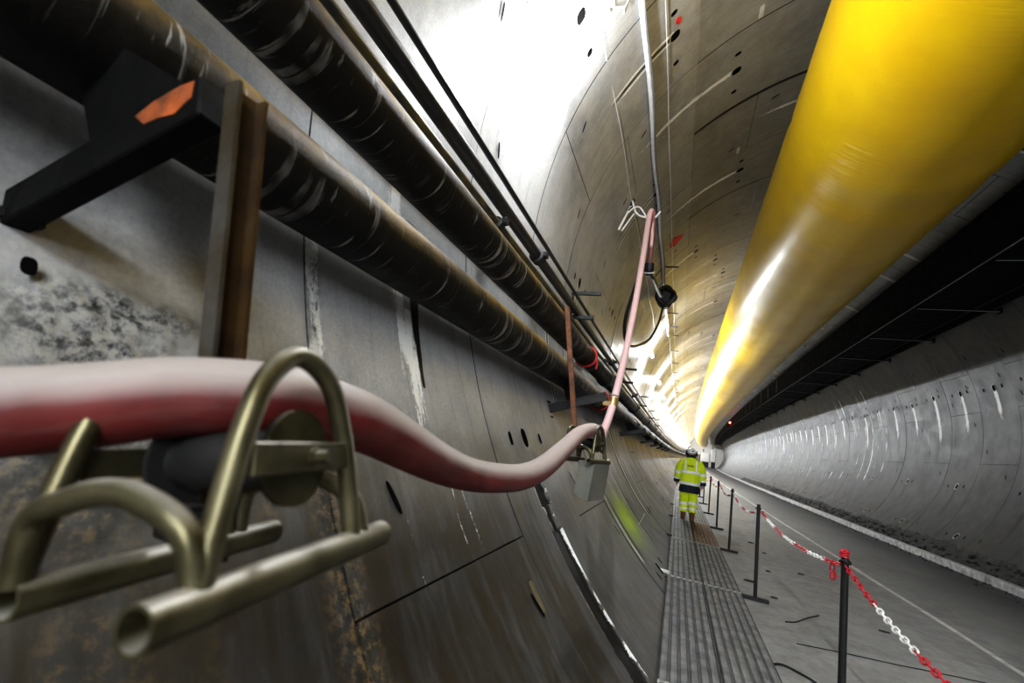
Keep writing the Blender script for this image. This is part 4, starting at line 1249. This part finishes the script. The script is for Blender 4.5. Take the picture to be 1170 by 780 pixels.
# ------------------------------------------------------------------ walking person, seen from behind
def person(loc, rotz):
    t = thing('person', 'person walking away on the walkway in yellow hi-vis jacket and trousers and white helmet', 'person', (0, 0, 0))
    V = []; Ed = []; Rd = []

    def add(p, r, par=None):
        V.append(p); Rd.append(r)
        if par is not None: Ed.append((par, len(V) - 1))
        return len(V) - 1
    pel = add((0, 0, .96), .14)
    sp = add((0, .01, 1.14), .135, pel); ch = add((0, .03, 1.36), .15, sp); nb = add((0, .03, 1.52), .075, ch); nk = add((0, .045, 1.58), .058, nb)
    for s in (-1, 1):
        yk = .10 if s < 0 else .02
        hp = add((s * .095, 0, .90), .10, pel)
        kn = add((s * .10, yk, .50), .065, hp)
        yf = .12 if s < 0 else -.10
        cf = add((s * .10, (yk + yf) / 2 - .02, .32), .058, kn); ak = add((s * .10, yf, .10), .042, cf)
        ft = add((s * .105, yf + .09, .045), .042, ak); add((s * .115, yf + .18, .032), .034, ft)
        sh = add((s * .19, .02, 1.46), .07, ch)
        el = add((s * .29, .0 - s * .03, 1.17), .050, sh)
        wr = add((s * .315, .07 - s * .07, .93), .032, el)
        pm = add((s * .315, .085 - s * .07, .86), .036, wr)
        for f, (dy, dz, dx) in enumerate(((-.025, -.085, 0), (-.008, -.095, 0), (.010, -.09, 0), (.027, -.075, 0))):
            k1 = add((s * .313, .085 - s * .07 + dy, .86 + dz * .55), .0105, pm); add((s * (.313 - .012), .09 - s * .07 + dy, .86 + dz), .009, k1)
        th = add((s * .295, .12 - s * .07, .855), .012, pm); add((s * .29, .135 - s * .07, .82), .010, th)
    me = bpy.data.meshes.new('body'); me.from_pydata(V, Ed, [])
    o = bpy.data.objects.new('body', me); COL.objects.link(o); o.parent = t; me.materials.append(M['skin'])
    o.modifiers.new('Skin', 'SKIN')
    for i, r in enumerate(Rd):
        sv = me.skin_vertices[0].data[i]; sv.radius = (r, r * (.78 if i in (pel, sp, ch) else 1)); sv.use_root = (i == 0)
    s_ = o.modifiers.new('Sub', 'SUBSURF'); s_.levels = 1; s_.render_levels = 2
    # evaluate so the body is one plain mesh, then join the head surface to it
    dg = bpy.context.evaluated_depsgraph_get(); ev = o.evaluated_get(dg); bm_ = bpy.data.meshes.new_from_object(ev)
    o.modifiers.clear()
    g = G(); g.add([tuple(v.co) for v in bm_.vertices], [tuple(p.vertices) for p in bm_.polygons])
    hc = (0, .06, 1.665); secs = []
    for j in range(13):
        a = -PI / 2 + PI * (j + .5) / 13; z = hc[2] + .118 * math.sin(a); c_ = math.cos(a); q = []
        for k_ in range(24):
            b = 2 * PI * k_ / 24; x = .076 * c_ * math.cos(b); y = hc[1] + .098 * c_ * math.sin(b)
            if math.sin(b) > .9 and -.35 < math.sin(a) < .15: y += .022 * (1 - abs(math.sin(a) + .12) * 2)     # nose
            if math.sin(b) > .7 and math.sin(a) < -.55: y += .008                                                # chin
            if abs(math.cos(b)) > .96 and -.3 < math.sin(a) < .25: x *= 1.16                                    # ears
            if .75 < math.sin(b) < .95 and .02 < math.sin(a) < .2: y -= .008                                    # eye sockets
            q.append((x, y, z))
        secs.append(q)
    g.loft(secs)
    bpy.data.objects.remove(o); g.build('body', M['skin'], t, ang=80)
    for s in (-1, 1):
        e = G(); e.ball((s * .03, .06 + .088, 1.675), .011, 8, 6); e.build('eye', M['navy'], t)
    e = G(); e.ball((0, .06 + .094, 1.615), (.022, .008, .006), 8, 6); e.build('mouth', M['strap'], t)

    def ell(cx, cy, z, rx, ry, n=26, p=2.4, tilt=0):
        q = []
        for k_ in range(n):
            b = 2 * PI * k_ / n; c_, s2 = math.cos(b), math.sin(b)
            q.append((cx + rx * math.copysign(abs(c_) ** (2 / p), c_), cy + ry * math.copysign(abs(s2) ** (2 / p), s2), z + tilt * c_))
        return q

    def wrinkle(q, amp, ph):
        return [(x + amp * math.sin(5 * z * 9 + x * 31 + ph), y + amp * math.sin(z * 37 + x * 23 + ph), z) for x, y, z in q]
    # jacket: body and sleeves in one mesh
    TOR = [(.70, .245, .165), (.80, .248, .168), (.90, .242, .165), (1.02, .238, .16), (1.15, .24, .158), (1.30, .245, .155), (1.42, .24, .145), (1.50, .20, .125), (1.545, .14, .10), (1.575, .095, .085)]
    g = G(); g.loft([wrinkle(ell(0, .015, z, rx, ry), .004, i) for i, (z, rx, ry) in enumerate(TOR)], cap=False)
    SL = {}
    for s in (-1, 1):
        a = Vector((s * .185, .02, 1.46)); b = Vector((s * .30, -s * .03, 1.17)); c_ = Vector((s * .325, .05 - s * .06, .93))
        pts = smooth_path([a, (a + b) / 2 + Vector((s * .02, 0, .02)), b, (b + c_) / 2, c_], 5)
        rr = [.098 - .03 * (i / (len(pts) - 1)) + .004 * math.sin(i * 2.3) for i in range(len(pts))]
        g.tube(pts, rr, 18, cap=True); SL[s] = (pts, rr)
    g.build('jacket', M['hiv'], t, ang=70)
    # navy hem, cuffs and collar
    g = G(); g.loft([wrinkle(ell(0, .015, z, rx, ry), .003, 1) for z, rx, ry in ((.685, .249, .169), (.78, .253, .173), (.875, .248, .171))], cap=False)
    g.build('jacket_hem', M['navy'], t, ang=70)
    g = G(); g.loft([ell(0, .03, z, rx, ry, p=2) for z, rx, ry in ((1.525, .165, .115), (1.575, .115, .10), (1.64, .10, .10), (1.655, .092, .094))], cap=False)
    g.build('collar', M['navy'], t, ang=70)
    for s in (-1, 1):
        pts, rr = SL[s]
        g = G(); g.tube(pts[-4:] + [pts[-1] + (pts[-1] - pts[-2]) * .6], [r + .004 for r in rr[-4:]] + [rr[-1]], 18); g.build('cuff', M['navy'], t)
        for i0, i1 in ((-6, -4), (9, 11)):
            g = G(); g.tube(pts[i0:i1] + [pts[i1]], [r + .006 for r in rr[i0:i1]] + [rr[i1] + .006], 18, cap=False); g.build('sleeve_band', M['refl'], t)
    for z0, z1 in ((.88, .945), (1.17, 1.235)):
        g = G(); f = lambda z: (np.interp(z, [q[0] for q in TOR], [q[1] for q in TOR]) + .007, np.interp(z, [q[0] for q in TOR], [q[2] for q in TOR]) + .008)
        g.loft([ell(0, .015, z, *f(z)) for z in (z0, (z0 + z1) / 2, z1)], cap=False); g.build('jacket_band', M['refl'], t, ang=70)
    for s in (-1, 1):
        g = G(); pts = []
        for z in np.linspace(1.22, 1.50, 8):
            ry = np.interp(z, [q[0] for q in TOR], [q[2] for q in TOR]); pts.append(z)
            y = .015 - (ry + .006) * (1 - (.135 / .245) ** 2.4) ** (1 / 2.4)
            g.v += [(s * .115, y, z), (s * .155, y + .006, z)]
        g.f += [(2 * i, 2 * i + 1, 2 * i + 3, 2 * i + 2) for i in range(7)]; g.m += [0] * 7
        g.build('brace_band', M['refl'], t)
    # back print: a row of small dark red block letters, too small to read
    g = G(); x = -.075
    for i, pat in enumerate(('11', '10', '11', '01', '11')):
        yb = -.151
        g.box((x, yb, 1.36), (.006, .006, .045)); g.box((x + .018, yb, 1.36), (.006, .006, .045 if pat[1] == '1' else .02))
        g.box((x + .009, yb, 1.38 if pat[0] == '1' else 1.342), (.02, .006, .006)); g.box((x + .009, yb, 1.36), (.02, .006, .006)); x += .031
    g.build('back_print', M['letter'], t, smooth=False)
    # trousers
    g = G()
    for s in (-1, 1):
        yk = .10 if s < 0 else .02; yf = .12 if s < 0 else -.10
        pts = smooth_path([(s * .10, .0, .98), (s * .105, yk * .5, .72), (s * .105, yk, .50), (s * .105, (yk + yf) / 2 - .01, .33), (s * .105, yf * .95, .20)], 5)
        rr = [.125 - .028 * (i / (len(pts) - 1)) + .003 * math.sin(i * 1.9) for i in range(len(pts))]
        g.tube(pts, rr, 18)
        for i0 in (12, 16):
            q = G(); q.tube(pts[i0:i0 + 3], [r + .006 for r in rr[i0:i0 + 3]], 18, cap=False); q.build('trouser_band', M['refl'], t)
    g.loft([ell(0, 0, z, rx, ry) for z, rx, ry in ((.80, .20, .14), (.9, .215, .145), (1.0, .21, .14))])
    g.build('trousers', M['hiv'], t, ang=70)
    for s in (-1, 1):
        yf = .12 if s < 0 else -.10
        g = G(); g.tube([(s * .105, yf, .27), (s * .105, yf, .20), (s * .105, yf, .10), (s * .106, yf + .01, .05)], [.062, .06, .056, .055], 14)
        g.loft([ell(s * .108, yf + .05, z, rx, ry, 18) for z, rx, ry in ((.002, .052, .145), (.03, .055, .15), (.06, .05, .14), (.10, .042, .08))])
        g.build('boot', M['boot'], t, ang=60)
        g = G(); g.loft([ell(s * .108, yf + .05, z, .056, .153, 18) for z in (0, .022)]); g.build('sole', M['black'], t)
    # helmet with peak and ear defenders
    g = G(); secs = []
    for j in range(9):
        a = (PI / 2) * j / 8.5; secs.append([(.112 * math.cos(a) * math.cos(b), .055 + .138 * math.cos(a) * math.sin(b), 1.70 + .135 * math.sin(a)) for b in np.linspace(0, 2 * PI, 24, endpoint=False)])
    secs.insert(0, [(.128 * math.cos(b), .065 + (.158 + .03 * max(0, math.sin(b))) * math.sin(b), 1.692) for b in np.linspace(0, 2 * PI, 24, endpoint=False)])
    g.loft(secs); g.build('helmet', M['helmet'], t, ang=50)
    for s in (-1, 1):
        g = G(); g.ball((s * .118, .05, 1.675), (.036, .05, .062), 12, 8); g.tube([(s * .125, .05, 1.70), (s * .122, .05, 1.775)], .012, 6)
        g.build('ear_defender', M['navy'] if s < 0 else M['black'], t)
    g = G(); g.box((.02, -.07, 1.745), (.055, .03, .03), None, 0, .006); g.build('lamp_battery', M['navy'], t)
    t.location = loc; t.rotation_euler = (0, 0, rotz)
    return t


person((-2.925, 12.86, ZW), 0.0)

# ------------------------------------------------------------------ light, world, camera
w = bpy.data.worlds.new('World'); scene.world = w; w.use_nodes = True
w.node_tree.nodes['Background'].inputs[0].default_value = (.05, .05, .055, 1); w.node_tree.nodes['Background'].inputs[1].default_value = .2


def area(name, loc, target, sx, sy, power, col=(1, .98, .95)):
    l = bpy.data.lights.new(name, 'AREA'); l.shape = 'RECTANGLE'; l.size = sx; l.size_y = sy; l.energy = power; l.color = col
    o = bpy.data.objects.new(name, l); COL.objects.link(o); o.location = loc
    o.rotation_euler = (Vector(target) - Vector(loc)).to_track_quat('-Z', 'Y').to_euler(); return o


area('fill_light', (-1.2, -5.0, 2.2), (-4.6, 3.0, -1.0), 3.0, 2.0, 850, (.86, .93, 1.0))  # unseen fill added behind the camera to lift the left wall
area('fill_light', (1.2, -7.0, .6), (1.8, 10.0, -.6), 3.0, 2.2, 320, (.93, .97, 1.0))  # second added fill, out of view, softens shadows on road and right wall

cam = bpy.data.cameras.new('Camera'); co = bpy.data.objects.new('Camera', cam); COL.objects.link(co)
cam.sensor_fit = 'HORIZONTAL'; cam.sensor_width = 36.0; cam.lens = 497.0 / 1170 * 36.0
yaw, pit, rol = math.radians(22.2443), math.radians(11.39124), math.radians(9.0077)
r_ = Vector((math.cos(yaw), math.sin(yaw), 0)); f_ = Vector((-math.sin(yaw) * math.cos(pit), math.cos(yaw) * math.cos(pit), math.sin(pit))); u_ = r_.cross(f_)
r2 = r_ * math.cos(rol) + u_ * math.sin(rol); u2 = u_ * math.cos(rol) - r_ * math.sin(rol)
Mx = Matrix((r2, u2, -f_)).transposed().to_4x4(); Mx.translation = Vector(CAM); co.matrix_world = Mx
cam.clip_start = .02; cam.clip_end = 400
cam.dof.use_dof = True; cam.dof.focus_distance = 5.0; cam.dof.aperture_fstop = 2.4
scene.camera = co
scene.view_settings.view_transform = 'Standard'
scene.view_settings.exposure = 0.38
scene.view_settings.look = 'Medium High Contrast'
scene.cycles.use_denoising = True
scene.cycles.max_bounces = 8
